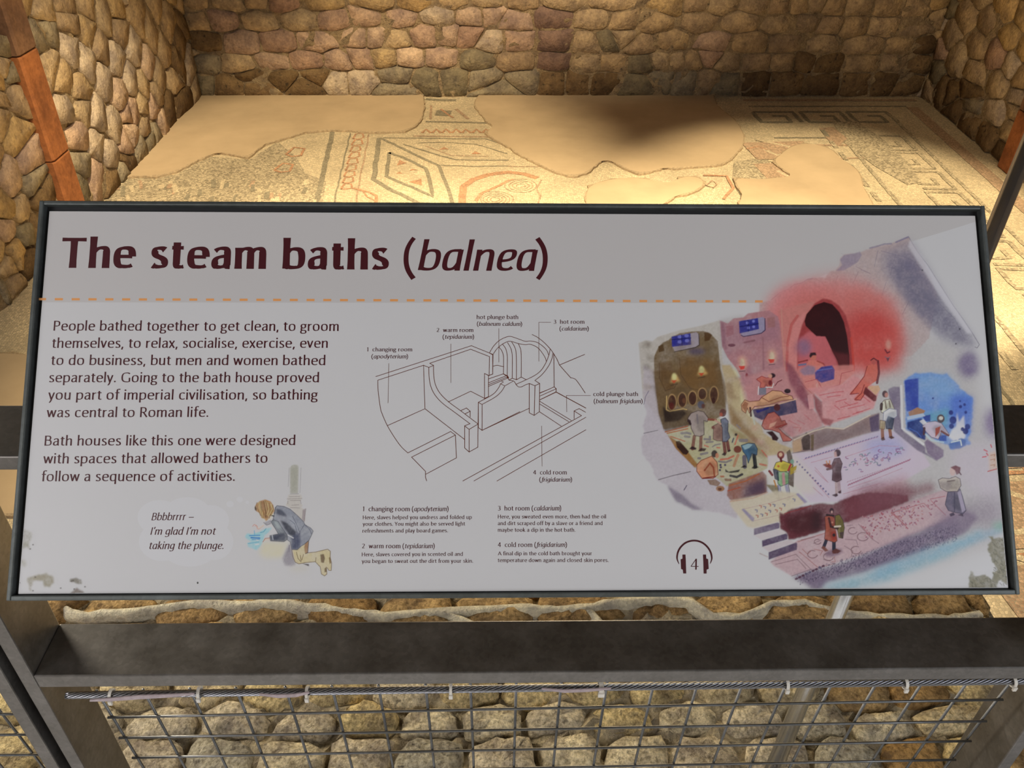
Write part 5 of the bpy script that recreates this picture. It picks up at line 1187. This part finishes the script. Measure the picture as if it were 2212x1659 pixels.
# warm room figures
p.poly(Dz("1370,435 1860,325 1880,470 1480,555 1400,520"), (58, 54, 78), 1, .6, .3); p.line(Dz("1370,432 1640,385 1865,322"), 3, (168, 132, 116)); p.line(Dz("1370,440 1400,600"), 4, (150, 148, 140), .8); p.poly(Dz("1410,450 1560,410 1560,430 1430,480"), (36, 36, 92))
fig(Dz, "1250,385 1290,330 1340,350 1450,340 1480,300 1600,225 1700,235 1730,260 1820,290 1835,325 1700,340 1560,385 1400,405 1340,480 1320,420 1300,480 1260,450", (168, 124, 98), (92, 44, 36), 1.3); p.line(Dz("1480,305 1560,350 1700,300 1780,290"), 1.6, (110, 60, 46)); el(Dz, 1768, 232, 36, 26, sD, (36, 22, 28)); p.poly(Dz("1255,400 1290,345 1330,370 1300,470"), (110, 62, 44), .8); p.line(Dz("1350,420 1360,510"), 4, (60, 30, 34))
fig(Dz, "1420,100 1480,65 1530,85 1600,80 1590,120 1610,180 1560,200 1530,160 1500,200 1460,190 1470,140", (150, 88, 78), (120, 40, 44), 1.2); el(Dz, 1600, 58, 34, 26, sD, (48, 28, 36)); el(Dz, 1575, 64, 22, 24, sD, (172, 118, 104)); p.poly(Dz("1450,200 1530,190 1530,270 1450,280"), (104, 98, 106)); p.line(Dz("1445,185 1440,270"), 2, (190, 170, 160)); p.line(Dz("1530,190 1600,190 1610,150"), 2, (190, 160, 150)); p.line(Dz("1630,170 1660,130 1705,108"), 1.8, (96, 40, 48)); el(Dz, 1575, 140, 20, 30, sD, (96, 34, 40))
fig(Dz, "1500,560 1550,485 1620,465 1680,520 1700,570 1740,560 1755,600 1700,640 1660,640 1740,720 1820,775 1800,792 1720,795 1680,700 1600,670 1510,660 1480,620", (146, 88, 80), (92, 32, 36), 1.3); el(Dz, 1652, 415, 36, 40, sD, (74, 34, 34)); p.poly(Dz("1570,600 1650,570 1620,620 1560,650"), (170, 130, 116), .9); p.poly(Dz("1530,690 1600,680 1670,760 1650,790 1600,780 1590,740"), (52, 22, 26)); p.line(Dz("1640,640 1760,600"), 3, (120, 52, 50))
for t in ("1780,560 1900,620", "1840,640 1920,640 1900,680", "1960,500 2030,560", "1880,560 1960,600"): p.line(Dz(t), 2.5, (150, 92, 96), .6)
# low front walls
p.poly(E_("640,805 780,760 980,690 1180,720 1450,575 1560,545 1560,735 1400,770 1000,890 860,945 650,972"), (128, 106, 104), 1, 1.2, .35); p.poly(E_("850,760 1000,730 1200,740 1450,600 1450,740 1000,890 860,940"), (104, 88, 92), .7, 6); p.poly(E_("640,850 740,800 740,950 650,970"), (160, 134, 108), .8, 2)
p.poly(E_("735,830 790,750 830,790 830,935 755,940"), (70, 56, 54)); p.poly(E_("835,780 870,770 865,945 840,945"), (92, 76, 56)); p.poly(E_("1452,600 1555,550 1560,740 1470,750"), (72, 58, 84), .9, 1.2); p.line(E_("640,972 760,950 860,925"), 1.6, (96, 82, 90)); p.line(E_("660,830 860,740 1000,700 1180,715 1460,570"), 3, (178, 152, 140), .8)
# cold room floor
p.poly(E_("380,1000 640,975 860,950 1400,775 1560,735 1720,740 1854,850 2000,940 2100,1100 1854,1240 1400,1400 1180,1480 830,1490 660,1300 400,1200"), (166, 154, 168), 1, 1.5, .2)
p.poly(E_("380,1000 660,980 840,1180 900,1400 620,1400 380,1300"), (172, 166, 158), .6, 6); el(E_, 1620, 900, 220, 110, sE, (134, 134, 176), .75, 12); p.poly(E_("1250,1380 1854,1200 1854,1400 1200,1500"), (164, 128, 140), .7, 8)
for k in range(13): el(E_, 692+k*27.5, 1062+k*27.5*(1.03), 10-abs(k-7)*.4, 9, sE, (74, 68, 118))
for k in range(26): p.line(E_('%d,%d %d,%d' % (780+k*30, 1026-k*9, 792+k*30, 1018-k*9)), 2.4, (92, 88, 128), .8); 
for k in range(30): p.line(E_('%d,%d %d,%d' % (1230+k*22, 1310-k*9, 1245+k*22, 1296-k*9)), 2.2, (140, 84, 110), .8)
for k in range(24): p.line(E_('%d,%d %d,%d' % (1220+k*26, 1275-k*9, 1232+k*26, 1268-k*9)), 1.6, (150, 110, 128), .6)
for t in ("1200,1010 1560,890 1760,900", "760,1040 1540,800", "840,1070 1060,1010", "880,1150 960,1230 1020,1280", "880,1120 1010,1270", "820,1200 1030,1440", "860,1330 960,1420", "1230,1340 1500,1250 1800,1130", "1180,1400 1560,1290"): p.line(E_(t), 1.3, (160, 112, 128), .6)
for k in range(58):
    a = random.uniform(1180, 1820); b = random.uniform(0, 1); yy = 1010-(a-1180)*.17+b*(200-(a-1180)*.12)
    c = random.choice([(124, 70, 110), (150, 104, 124), (98, 112, 122), (116, 96, 140)])
    th = random.uniform(0, 6.28); r = random.uniform(8, 24)
    p.line(E_(' '.join('%f,%f' % (a+r*math.cos(th+t), yy+r*.7*math.sin(th+t)) for t in np.linspace(0, random.uniform(1, 4), 6))), 1.9, c, .75)
# musician
p.poly(E_("360,1300 480,1310 560,1420 480,1430"), (110, 98, 70), .9, 1); p.poly(E_("580,960 615,930 640,1000 660,1180 655,1330 600,1300 600,1100"), (92, 80, 74), .95); p.line(E_("505,1310 515,1440"), 6.5, (140, 138, 158)); p.line(E_("575,1300 600,1420"), 6.5, (140, 138, 158)); p.line(E_("490,1310 500,1440"), 1.3, (70, 70, 104)); p.line(E_("600,1300 618,1410"), 1.3, (70, 70, 104))
p.poly(E_("465,1440 500,1430 530,1455 525,1475 500,1470"), (66, 28, 34)); p.poly(E_("565,1455 600,1420 628,1440 600,1470"), (66, 28, 34)); fig(E_, "480,1170 560,1160 600,1180 600,1290 520,1320 490,1290", (120, 150, 116), (44, 74, 70)); p.poly(E_("530,1180 560,1170 570,1300 540,1310"), (162, 122, 130)); fig(E_, "440,1140 490,1150 500,1260 460,1240", (46, 56, 78), (30, 34, 52))
fig(E_, "445,1130 470,1070 540,1050 620,1080 650,1100 600,1160 520,1165", (172, 158, 78), (72, 62, 54)); p.line(E_("600,1150 630,1080"), 4, (150, 52, 56)); el(E_, 495, 1108, 14, 12, sE, (156, 92, 58)); p.poly(E_("620,1130 690,1100 680,1150 640,1170 690,1160 620,1200"), (150, 130, 48)); p.line(E_("400,1160 430,1200"), 5, (108, 34, 38)); p.line(E_("450,1260 470,1320"), 3, (160, 110, 48)); el(E_, 520, 990, 38, 42, sE, (112, 54, 56)); el(E_, 518, 985, 20, 22, sE, (184, 146, 128)); p.line(E_("520,1030 525,1055"), 5, (90, 34, 38)); el(E_, 640, 1060, 20, 26, sE, (110, 134, 124))
# man with tray
p.line(E_("1105,1265 1108,1390"), 6, (158, 140, 146)); p.line(E_("1130,1265 1142,1380"), 6, (150, 130, 140)); p.poly(E_("1058,1412 1110,1395 1125,1415 1100,1432"), (56, 26, 40)); p.poly(E_("1120,1380 1155,1360 1158,1392 1135,1395"), (56, 26, 40)); fig(E_, "1085,1030 1140,1020 1168,1080 1150,1160 1160,1250 1110,1275 1062,1255 1068,1160 1060,1090", (104, 84, 92), (62, 38, 50)); p.poly(E_("1070,1180 1150,1180 1150,1260 1070,1260"), (74, 44, 54), .6, 3); el(E_, 1118, 968, 34, 38, sE, (58, 36, 46)); p.poly(E_("1080,960 1105,950 1115,1010 1085,1015"), (168, 138, 138)); p.line(E_("1090,1070 1060,1130 1010,1140"), 5, (104, 80, 86)); p.poly(E_("960,1090 1020,1075 1060,1100 1050,1130 1000,1120"), (112, 48, 40)); p.line(E_("1010,1085 1000,1055"), 2.5, (170, 126, 96)); p.line(E_("1035,1080 1035,1050"), 2.5, (170, 126, 96))
# dark wall and towel bearer
p.poly(F_("270,370 330,345 385,350 395,500 385,640 420,790 640,950 640,1000 750,1080 560,980 330,790 300,600"), (108, 96, 112), 1, 1, .3); p.poly(F_("630,900 660,870 820,975 822,1040 750,1085 660,1010"), (112, 96, 118), 1, 1, .3); p.line(F_("400,340 410,760 620,920"), 5, (172, 164, 180), .9)
p.line(F_("210,760 215,850"), 7, (124, 82, 62)); p.line(F_("285,770 295,840"), 7, (124, 82, 62)); p.poly(F_("195,865 225,845 242,875 210,885"), (76, 46, 40)); p.poly(F_("272,850 305,835 335,855 300,868"), (76, 46, 40))
fig(F_, "190,680 240,690 235,770 185,765", (146, 128, 104), (90, 70, 60)); fig(F_, "240,620 320,600 330,650 310,770 250,765", (52, 58, 80), (34, 34, 50)); fig(F_, "190,530 230,480 290,470 320,540 340,590 240,620 200,600", (172, 164, 144), (80, 60, 54)); fig(F_, "225,600 280,565 355,575 358,640 330,660 270,640 250,690 220,680", (176, 178, 186), (96, 96, 120), 1); p.line(F_("205,520 200,570"), 6, (56, 34, 34)); p.line(F_("240,490 250,560"), 3, (80, 56, 46), .7); p.line(F_("280,490 290,550"), 3, (80, 56, 46), .7); el(F_, 238, 420, 28, 34, sF, (64, 38, 44)); el(F_, 252, 430, 18, 24, sF, (150, 108, 100))
# cold plunge bath
p.poly(F_("430,285 470,250 540,215 640,220 700,205 780,225 850,215 930,290 1000,370 1110,450 1112,560 1100,700 1085,830 1060,860 1095,915 900,972 870,930 750,885 620,800 450,780 440,600"), (92, 116, 168), 1, 1.6, .35, rough=3)
p.poly(F_("560,230 850,220 960,340 900,480 700,430 570,380"), (108, 130, 182), .6, 8); p.poly(F_("432,288 470,275 570,262 572,400 570,555 500,590 452,590"), (42, 56, 122), 1, 1, .25); p.poly(F_("900,430 1110,450 1085,830 1000,800 880,700"), (66, 88, 152), .8, 6); p.poly(F_("620,620 880,560 860,760 700,700"), (84, 128, 138), .7, 5)
p.poly(F_("460,700 600,660 650,740 640,880 560,850 460,765"), (26, 44, 100), 1, 1, .3); p.poly(F_("610,640 690,625 690,690 640,690"), (34, 50, 116)); p.line(F_("480,760 560,800 600,850"), 2, (70, 96, 156), .7)
p.poly(F_("470,600 560,552 640,585 620,620 480,640"), (134, 100, 78)); p.poly(F_("455,645 620,610 640,640 460,680"), (140, 146, 176))
p.poly(F_("870,850 900,780 945,740 955,600 975,700 1025,630 1035,760 1040,850 990,900 920,890"), (176, 196, 218), 1, 1.6, .2); p.poly(F_("870,920 940,880 1000,860 1045,880 1040,930 980,965 890,970"), (48, 84, 140), .95, 1.2); p.line(F_("900,900 990,880 1000,930"), 3, (160, 182, 208)); p.line(F_("830,800 900,840 960,870"), 5, (176, 194, 214), .8); p.line(F_("640,820 700,880 820,900"), 3.5, (150, 160, 186), .8)
for a, b, r in ((895, 605, 22), (915, 680, 34), (990, 545, 15), (1030, 525, 13), (985, 490, 9), (1042, 602, 14), (1060, 745, 26), (1040, 790, 28), (900, 740, 24), (716, 462, 9), (1010, 770, 18)): el(F_, a, b, r, r*1.1, sF, (24, 32, 96), .95)
p.poly(F_("750,830 850,830 850,890 780,885"), (44, 70, 134)); fig(F_, "610,740 660,700 740,690 800,710 835,760 880,825 850,835 800,800 770,870 700,850 650,800", (160, 146, 156), (80, 66, 84), 1.1); p.poly(F_("740,760 790,740 780,800 740,850"), (132, 64, 50)); p.line(F_("800,790 870,832"), 4, (96, 48, 42)); p.line(F_("630,760 625,820"), 5, (70, 40, 52)); p.poly(F_("580,690 620,670 660,710 620,730"), (184, 192, 212)); el(F_, 793, 665, 38, 42, sF, (72, 48, 46)); el(F_, 795, 660, 22, 20, sF, (168, 158, 152))
# bottom: pool, walkway, hedge-like wall, water
p.poly(F_("900,950 1200,900 1400,1000 1420,1400 1300,1500 1100,1400 900,1200"), (168, 156, 172), .5, 14)
p.poly(G_("90,230 520,150 640,110 900,140 1010,250 760,380 690,480 380,560 300,540 100,290"), (176, 168, 158), .95, 2, .15); p.line(G_("95,240 370,200 540,130"), 3, (168, 140, 128), .6)
p.poly(G_("230,335 260,325 385,440 375,480 350,470"), (134, 128, 158), .9, 1); p.poly(G_("880,150 910,140 1020,245 985,262"), (134, 126, 158), .9, 1)
p.line(G_("260,330 600,250 850,170"), 1.2, (158, 128, 136), .6); p.line(G_("380,470 690,400"), 1.2, (158, 128, 136), .6)
for a, b, c in ((410, 350, 0), (510, 310, 0), (570, 280, 1), (620, 285, 0), (650, 350, 1), (420, 415, 1), (475, 400, 0), (530, 390, 1), (740, 280, 0), (460, 300, 1), (570, 355, 0), (700, 330, 1), (860, 220, 0)): p.line(G_('%d,%d %d,%d %d,%d' % (a-14, b-12, a+10, b-6, a+6, b+14)), 2.6, (158, 104, 96) if c else (108, 108, 138), .8)
for t in ("0,1000 0,0",): pass
p.poly(G_("570,960 900,700 1230,600 1480,495 1760,395 2212,250 2700,80 2800,60 2900,400 2212,660 1700,870 1130,1045 830,1130 620,1010"), (172, 152, 164), 1, 1.5, .2)
p.poly(G_("680,370 740,390 830,330 1180,260 1330,270 1560,170 1750,130 2000,140 2212,170 2230,235 1980,330 1750,405 1480,492 1225,580 1000,650 850,692 790,690 775,615 690,565"), (100, 50, 62), 1, 1.5, .3, rough=2)
p.poly(G_("1400,260 1700,150 2212,60 2500,0 2560,100 2212,235 1750,390 1480,480"), (112, 62, 74), .7, 7, .4); p.poly(G_("750,420 1060,360 1200,350 1190,580 900,640 770,560"), (70, 26, 34), .8, 5); p.poly(G_("1080,350 1190,350 1190,570 1060,590"), (46, 22, 30), .6, 6); p.line(G_("745,385 940,330 1060,290"), 2.2, (130, 56, 62), .8)
p.poly(H_("0,40 250,30 600,60 760,150 400,330 0,480"), (112, 66, 80), .6, 10, .4)
p.poly(G_("380,565 665,490 685,500 680,560 380,642"), (100, 86, 116), 1, .7, .3); p.poly(G_("475,705 765,620 780,640 778,690 480,782"), (92, 78, 108), 1, .7, .3); p.poly(G_("555,845 885,728 897,745 893,815 555,935"), (92, 78, 108), 1, .7, .3)
p.poly(G_("380,645 690,565 770,615 475,700"), (178, 172, 182), .9, .8); p.poly(G_("480,785 790,695 880,725 555,840"), (178, 170, 182), .9, .8); p.line(G_("450,860 540,900"), 3, (166, 152, 160), .6)
for t in ("590,960 880,870 1060,1050 830,1130", "640,990 900,930 1000,1040", "920,840 1030,930 1110,1000 1150,1030", "1150,1030 1350,980", "905,720 1230,620", "940,700 1110,660", "1100,810 1200,830 1170,880", "960,810 1020,870 1060,830", "1180,700 1090,740", "1460,770 1560,830 1540,900", "1470,690 1600,700 1620,760", "1630,510 1780,680 1870,740", "1490,530 1560,520", "2020,370 2212,300", "2020,370 2160,470", "1210,930 1290,950", "1340,900 1350,960 1310,960"): p.line(G_(t), 1.6, (150, 100, 100) if hash(t) % 2 else (124, 104, 116), .7)
for cx, cy, r in ((1560, 590, 52), (1680, 660, 66), (1080, 870, 60), (1270, 900, 60), (1140, 720, 40), (1600, 820, 60)): p.line(G_(' '.join('%f,%f' % (cx+r*math.cos(t), cy+r*.75*math.sin(t)) for t in np.linspace(.3, 5.2, 14))), 2, (118, 92, 104), .75)
for k in range(90):
    t = random.random(); a = 1660+t*700; b = 330+random.random()*290-t*190+80; p.line(G_('%f,%f %f,%f' % (a, b, a+random.uniform(-10, 18), b+random.uniform(-4, 14))), random.uniform(1.6, 3), random.choice([(150, 84, 104), (128, 76, 110), (158, 120, 128)]), .8)
for k in range(90):
    t = random.random(); a = 20+t*1000; b = 480-t*260+random.random()*260; p.line(H_('%f,%f %f,%f' % (a, b, a+random.uniform(-14, 24), b+random.uniform(-4, 18))), random.uniform(1.4, 3), random.choice([(146, 84, 100), (132, 70, 96), (158, 118, 120)]), .8)
for t in ("410,430 600,590", "410,430 850,295 940,380", "0,600 160,780", "440,440 620,620", "940,240 1140,200", "950,260 1150,460"): p.line(H_(t), 1.6, (152, 92, 104), .8)
p.poly(G_("830,1140 1130,1050 1460,970 1700,880 2212,640 2300,620 2900,330 3060,420 2900,620 2212,920 1700,1090 1250,1210 1180,1290 1080,1290 1000,1230"), (116, 104, 132), .95, 4, .3)
for k in range(1500):
    t = random.random()**.8; a = 900+t*1900; b = 1165-t*560+(random.random()-.5)*(150+t*60); d = random.random(); p_ = G_('%f,%f %f,%f' % (a, b, a+random.uniform(-6, 6), b+random.uniform(4, 14)))
    p.line(p_, random.uniform(.9, 1.8), (62, 54, 88) if d < .5 else (98, 88, 118) if d < .8 else (150, 142, 166), .55, tex=0)
p.poly(H_("1050,350 1400,300 1900,200 1960,600 1500,640 1000,640"), (126, 112, 134), .55, 14)
p.poly(G_("1180,1290 1260,1225 1700,1105 2212,935 2700,760 3100,560 3110,640 2700,900 2300,1060 1950,1200 1500,1300"), (136, 168, 190), .9, 7, .5); p.poly(H_("120,1230 500,1060 900,900 1300,820 1800,640 1960,560 1960,680 1500,850 1000,1000 500,1200 200,1350"), (122, 160, 190), .6, 6, .5); p.poly(H_("1780,560 1960,540 1970,640 1820,660"), (128, 160, 152), .8, 6)
for k in range(9): p.line(G_('%f,%f %f,%f' % (880+k*40, 1165-k*19, 892+k*40, 1160-k*19)), 4.5, random.choice([(84, 44, 74), (92, 84, 116)]), .9)
# red tunic figure
el(G_, 1330, 850, 110, 42, sG, (124, 104, 126), .9, 2.5, rot=-.25); p.line(G_("1245,700 1215,780"), 7, (48, 48, 72)); p.line(G_("1335,720 1335,810"), 8, (40, 42, 66)); p.poly(G_("1180,790 1215,770 1270,825 1230,838"), (120, 76, 70)); p.poly(G_("1310,830 1360,800 1420,830 1380,860 1320,862"), (96, 50, 48)); fig(G_, "1225,420 1300,400 1345,440 1350,560 1372,710 1340,728 1222,690 1235,560", (150, 86, 72), (80, 34, 34)); p.poly(G_("1300,600 1360,590 1372,700 1310,705"), (140, 54, 44), .8, 1.5); el(G_, 1335, 640, 18, 20, sG, (40, 26, 36)); fig(G_, "1350,410 1400,395 1440,460 1460,550 1440,680 1395,670 1380,590 1350,540", (110, 104, 50), (52, 46, 34)); p.line(G_("1275,440 1300,540 1380,560"), 5, (60, 26, 30)); p.line(G_("1345,540 1410,535"), 4, (190, 176, 172)); p.poly(G_("1400,610 1450,600 1445,680 1410,670"), (66, 44, 62), .8); el(G_, 1292, 340, 50, 56, sG, (118, 86, 96)); el(G_, 1308, 350, 26, 34, sG, (50, 30, 44)); p.line(G_("1250,400 1330,410"), 4, (38, 26, 34)); el(G_, 1310, 365, 12, 16, sG, (180, 150, 150)); el(G_, 1315, 490, 12, 12, sG, (172, 128, 118))
# woman with shawl
p.poly(F_("880,1615 920,1595 935,1625 890,1640"), (72, 58, 82)); p.poly(F_("960,1625 1010,1605 1020,1640"), (66, 52, 76)); fig(F_, "865,1390 985,1365 1010,1440 1045,1580 1015,1612 940,1600 870,1580 838,1520", (98, 92, 114), (54, 48, 72)); p.poly(F_("960,1400 990,1380 1040,1575 1005,1600"), (150, 142, 164)); p.line(F_("930,1400 930,1590"), 2.2, (66, 60, 86), .8); fig(F_, "768,1275 810,1255 880,1262 940,1240 985,1265 995,1330 960,1388 850,1392 790,1355", (162, 152, 148), (76, 62, 76)); p.poly(F_("770,1290 900,1300 880,1390 800,1355"), (128, 118, 122), .7, 2); p.line(F_("860,1290 930,1280"), 3, (84, 66, 70), .7); el(F_, 912, 1190, 30, 44, sF, (172, 150, 150)); p.poly(F_("890,1150 940,1130 990,1150 985,1205 950,1225 935,1180"), (112, 76, 84)); p.line(F_("975,1195 995,1222"), 2.5, (90, 60, 72))
# little orange drawing
p.poly(F_("1270,1010 1380,980 1390,1150 1280,1190"), (176, 150, 140), .9, 2.5); p.line(F_("1262,1190 1370,1160"), 2, (160, 76, 78)); 
for t in ("1210,1048 1245,1042", "1225,975 1255,990", "1290,925 1300,950", "1340,940 1355,930", "1250,1010 1262,1030", "1370,985 1380,980"): p.line(F_(t), 2.6, (166, 78, 88), .9)
for b in (1030, 1075, 1130): p.line(F_('1290,%d 1330,%d 1325,%d' % (b, b-8, b+10)), 1.6, (150, 104, 80), .8)
# greenish mould in the corner
MLD = (128, 126, 112)
p.poly(H_("1735,740 1790,750 1800,790 1870,750 1930,770 1980,830 2035,900 2030,1000 1960,1060 1985,1150 2060,1240 2070,1400 1960,1400 1900,1340 1850,1380 1835,1475 1470,1465 1455,1300 1500,1215 1560,1290 1680,1275 1780,1330 1790,1240 1860,1190 1790,1090 1740,980 1715,860 1770,800"), MLD, 1, 1.2, .45, rough=4)
for k in range(130):
    t = random.random(); q = random.choice([(1880, 900, 120, 120), (1850, 1150, 60, 120), (1650, 1390, 170, 80), (1960, 1280, 90, 110)]); a = q[0]+random.uniform(-1, 1)*q[2]; b = q[1]+random.uniform(-1, 1)*q[3]
    p.line(H_('%f,%f %f,%f' % (a, b, a+random.uniform(8, 30), b+random.uniform(8, 30))), 2.2, random.choice([(92, 92, 84), (150, 148, 138), (104, 102, 92)]), .5)
p.gain = 1.22
ill = p.mesh('watercolour_illustration', board, mP); ill['label'] = 'watercolour cutaway of a bath house with coloured rooms and figures'

# kneeling child by the basin
p = Paint(525, 990, 725, 1256, 1.0); K = zz(480, 980, 5.925); sK = 5.925
PAPREF[:] = [(900, (176, 170, 165)), (1300, (186, 184, 184))]
OUT = (52, 50, 58)
p.poly(K("870,180 890,150 920,140 960,145 975,160 970,510 870,510"), (160, 156, 142), 1, 1); p.poly(K("880,180 970,180 965,500 880,500"), (152, 148, 134), .7, 2)
for t in ("858,180 845,420", "1008,180 1000,400 995,500"): p.line(K(t), .9, (120, 112, 110), .7)
p.poly(K("850,520 1010,520 1025,570 1005,600 1000,630 1030,660 1015,690 1060,720 1060,870 1000,840 880,700 810,660 840,610 830,575"), (178, 170, 160), .9, .8); p.poly(K("1030,720 1070,700 1055,880 1020,840"), (142, 128, 130), .8)
for t in ("870,517 980,513", "860,550 990,548", "830,580 1020,575", "870,600 1005,600", "840,605 840,640", "1000,600 1010,640", "890,660 980,655", "870,690 990,695", "1070,705 1050,860"): p.line(K(t), 1, (120, 108, 106), .8)
p.poly(K("520,1130 860,1130 770,1330 560,1340 470,1290"), (192, 184, 156), .8, 5); p.poly(K("850,1450 1000,1430 1110,1440 1080,1500 900,1510"), (186, 178, 160), .5, 6)
p.poly(K("860,1140 900,1250 940,1420 880,1440 800,1430 770,1340 820,1220"), (150, 144, 148), .9, 2); 
for k in range(7): p.line(K('%d,%d %d,%d' % (860, 1170, 790+k*20, 1420-abs(k-3)*10)), .9, (112, 106, 116), .5)
p.poly(K("290,1060 320,1020 380,1030 480,1000 560,955 635,945 600,1000 540,1050 520,1120 490,1180 440,1235 400,1220 330,1190 320,1140 370,1125 310,1090"), (140, 182, 200), .95, 1.2, .5)
p.line(K("350,1050 480,1045"), 2, (66, 128, 178)); p.line(K("370,1075 480,1080"), 3, (60, 118, 176)); p.line(K("410,985 415,1040"), 1.6, (104, 160, 190)); p.line(K("330,1150 470,1130"), 1.6, (96, 160, 180)); p.line(K("380,1100 480,1095"), 1.4, (66, 128, 178)); p.line(K("425,1165 465,1158"), 2.5, (206, 222, 226)); p.line(K("440,1105 460,1112"), 2, (206, 222, 226)); p.line(K("490,1010 530,1000 560,960"), 1.4, (80, 140, 160))
p.line(K("390,930 410,905 440,920 450,960 470,965 530,920"), 1.3, (190, 130, 112)); p.line(K("420,930 435,915 455,945"), 1.1, (190, 130, 112)); p.poly(K("440,950 530,900 545,930 470,965"), (206, 180, 168), .7)
p.poly(K("525,1120 540,1090 610,1075 615,1105 560,1110"), (206, 176, 162)); p.line(K("520,1130 550,1085 610,1078"), 1.2, (150, 92, 74))
p.poly(K("420,690 440,720 480,780 500,830 560,860 620,840 650,780 640,720 560,700"), (206, 180, 160)); 
p.poly(K("900,1230 960,1220 1050,1160 1080,1280 1200,1255 1340,1225 1385,1245 1385,1330 1400,1450 1390,1500 1360,1490 1340,1460 1340,1540 1310,1565 1270,1540 1255,1450 1190,1385 1050,1400 980,1410 930,1380"), (190, 176, 138), 1, .6, .35)
for t in ("890,1230 905,1320 935,1390 980,1410 1060,1395 1190,1382 1255,1450 1270,1540 1310,1565 1340,1540 1330,1450", "1080,1270 1200,1258 1350,1222 1385,1250 1382,1330 1400,1400 1395,1495 1365,1495 1345,1460", "950,1260 970,1340 1010,1385", "1000,1300 1010,1370", "1040,1290 1020,1360", "1195,1380 1200,1330"): p.line(K(t), 1.2, (96, 72, 48))
p.poly(K("1255,1290 1300,1285 1315,1340 1300,1400 1265,1390"), (110, 92, 72)); p.poly(K("1310,1470 1335,1450 1340,1510 1310,1520"), (104, 84, 62)); p.poly(K("1365,1330 1385,1320 1395,1400 1375,1410"), (120, 98, 66)); p.poly(K("1020,1405 1110,1415 1110,1440"), (70, 62, 66))
p.poly(K("1060,1130 1110,1100 1095,1270 1060,1280 1050,1200"), (150, 116, 84)); p.line(K("1108,1110 1095,1270 1065,1280"), 1.1, OUT)
fig2 = lambda t, c, o=OUT, w=1.2: (p.poly(K(t), c, 1, .5, .35), p.line(K(t)+K(t)[:1], w, o, .85))
fig2("680,690 700,665 790,675 870,710 960,790 1040,870 1060,910 1130,950 1165,990 1140,1050 1110,1110 1050,1160 1000,1190 960,1230 890,1225 870,1130 830,1100 830,1040 640,880 660,800", (132, 134, 142))
p.poly(K("690,700 760,720 830,790 820,810 740,790 690,770"), (70, 72, 84), .9, 1.5); p.poly(K("740,850 820,880 950,1000 930,1060 860,1040 800,960"), (44, 46, 58), .95, 1.5); p.poly(K("880,1070 960,1010 1000,1020 1000,1200 960,1225 890,1220"), (66, 70, 92), .9, 2); p.poly(K("840,790 940,870 980,960 960,990 880,880"), (160, 162, 168), .7, 3)
for t in ("900,800 950,900 990,1000", "930,1060 935,1210", "960,1050 960,1200", "1050,910 1000,990 985,1040", "1060,910 1120,970 1145,1030", "960,1020 930,900 870,850"): p.line(K(t), 1.1, (52, 56, 76), .8)
fig2("620,870 660,845 720,870 760,940 830,1040 830,1100 790,1125 620,1115 610,1050 720,1030 680,960", (120, 124, 128)); p.poly(K("700,1030 790,1010 830,1050 800,1120 620,1110 615,1060"), (58, 60, 76), .9, 2); p.poly(K("660,860 700,870 760,960 700,950"), (164, 170, 168), .8, 2); p.line(K("840,1040 910,1080"), 2, (190, 190, 190)); p.line(K("640,1045 650,1100"), 1.6, (180, 180, 184))
p.poly(K("540,880 590,860 630,840 620,890 560,915"), (140, 136, 142), .9, 1.2); p.line(K("530,880 570,915 620,895"), 1.1, (92, 86, 92)); p.line(K("610,780 660,800"), 2.6, (36, 40, 48)); p.line(K("680,690 670,770"), 1.4, (60, 60, 70))
p.poly(K("415,690 430,650 480,605 550,585 620,610 655,660 670,730 650,770 600,790 590,840 560,865 540,830 500,820 480,760 440,740 420,720"), (166, 126, 82), 1, .6, .3)
p.poly(K("415,690 425,665 440,700 440,735 420,720"), (44, 36, 36)); 
for k in range(26):
    a = 440+k*8; p.line(K('%d,%d %d,%d %d,%d' % (a, 630-min(k, 14)*2+max(0, k-14)*5, a+20+random.randint(-10, 10), 710, a*.55+270+random.randint(-25, 25), 790+random.randint(-10, 40))), random.uniform(1, 2), random.choice([(196, 164, 112), (110, 72, 42), (84, 56, 40), (206, 176, 124), (140, 100, 60)]), .7)
p.mesh('child_drawing', board, mP)['label'] = 'small drawing of a kneeling child reaching into blue water'

# mould marks bottom left
p = Paint(30, 1130, 205, 1292, 1.0); K = zz(20, 1060, 4.096); PAPREF[:] = [(1000, (186, 184, 186)), (1300, (190, 188, 194))]
p.poly(K("80,360 130,345 200,370 200,400 180,470 185,520 150,500 80,520"), (150, 146, 132), .85, 2.2, .7, rough=3); p.poly(K("90,610 140,610 155,650 140,680 100,650"), (164, 160, 150), .6, 2.5, .6)
p.poly(K("160,770 240,745 330,730 390,760 395,810 360,850 310,850 300,800 250,790 210,800 190,870 210,900 180,880 165,800"), (146, 138, 120), .9, 1.8, .6, rough=3); p.poly(K("215,920 290,915 300,940 215,940"), (128, 134, 124), .7, 1.5)
p.poly(K("530,780 600,770 640,790 640,825 590,820 540,800"), (120, 114, 104), .9, 1.2, .6, rough=3); p.poly(K("530,915 560,880 600,860 660,900 655,925 540,930"), (112, 98, 90), .85, 1.5, .5, rough=3)
for a, b in ((565, 795), (550, 800), (670, 850), (455, 862), (210, 478), (640, 915), (90, 815), (230, 765), (575, 870), (210, 885), (185, 515)): el(K, a, b, 8, 6, 4.096, (82, 76, 72), .9)
p.mesh('mould_marks', board, mP)
v, f = ppoly(blobpts(427, 1259, 2, 2.6, 8), 4e-5); obj('mould_spot', v, f, M_FRAME, board)
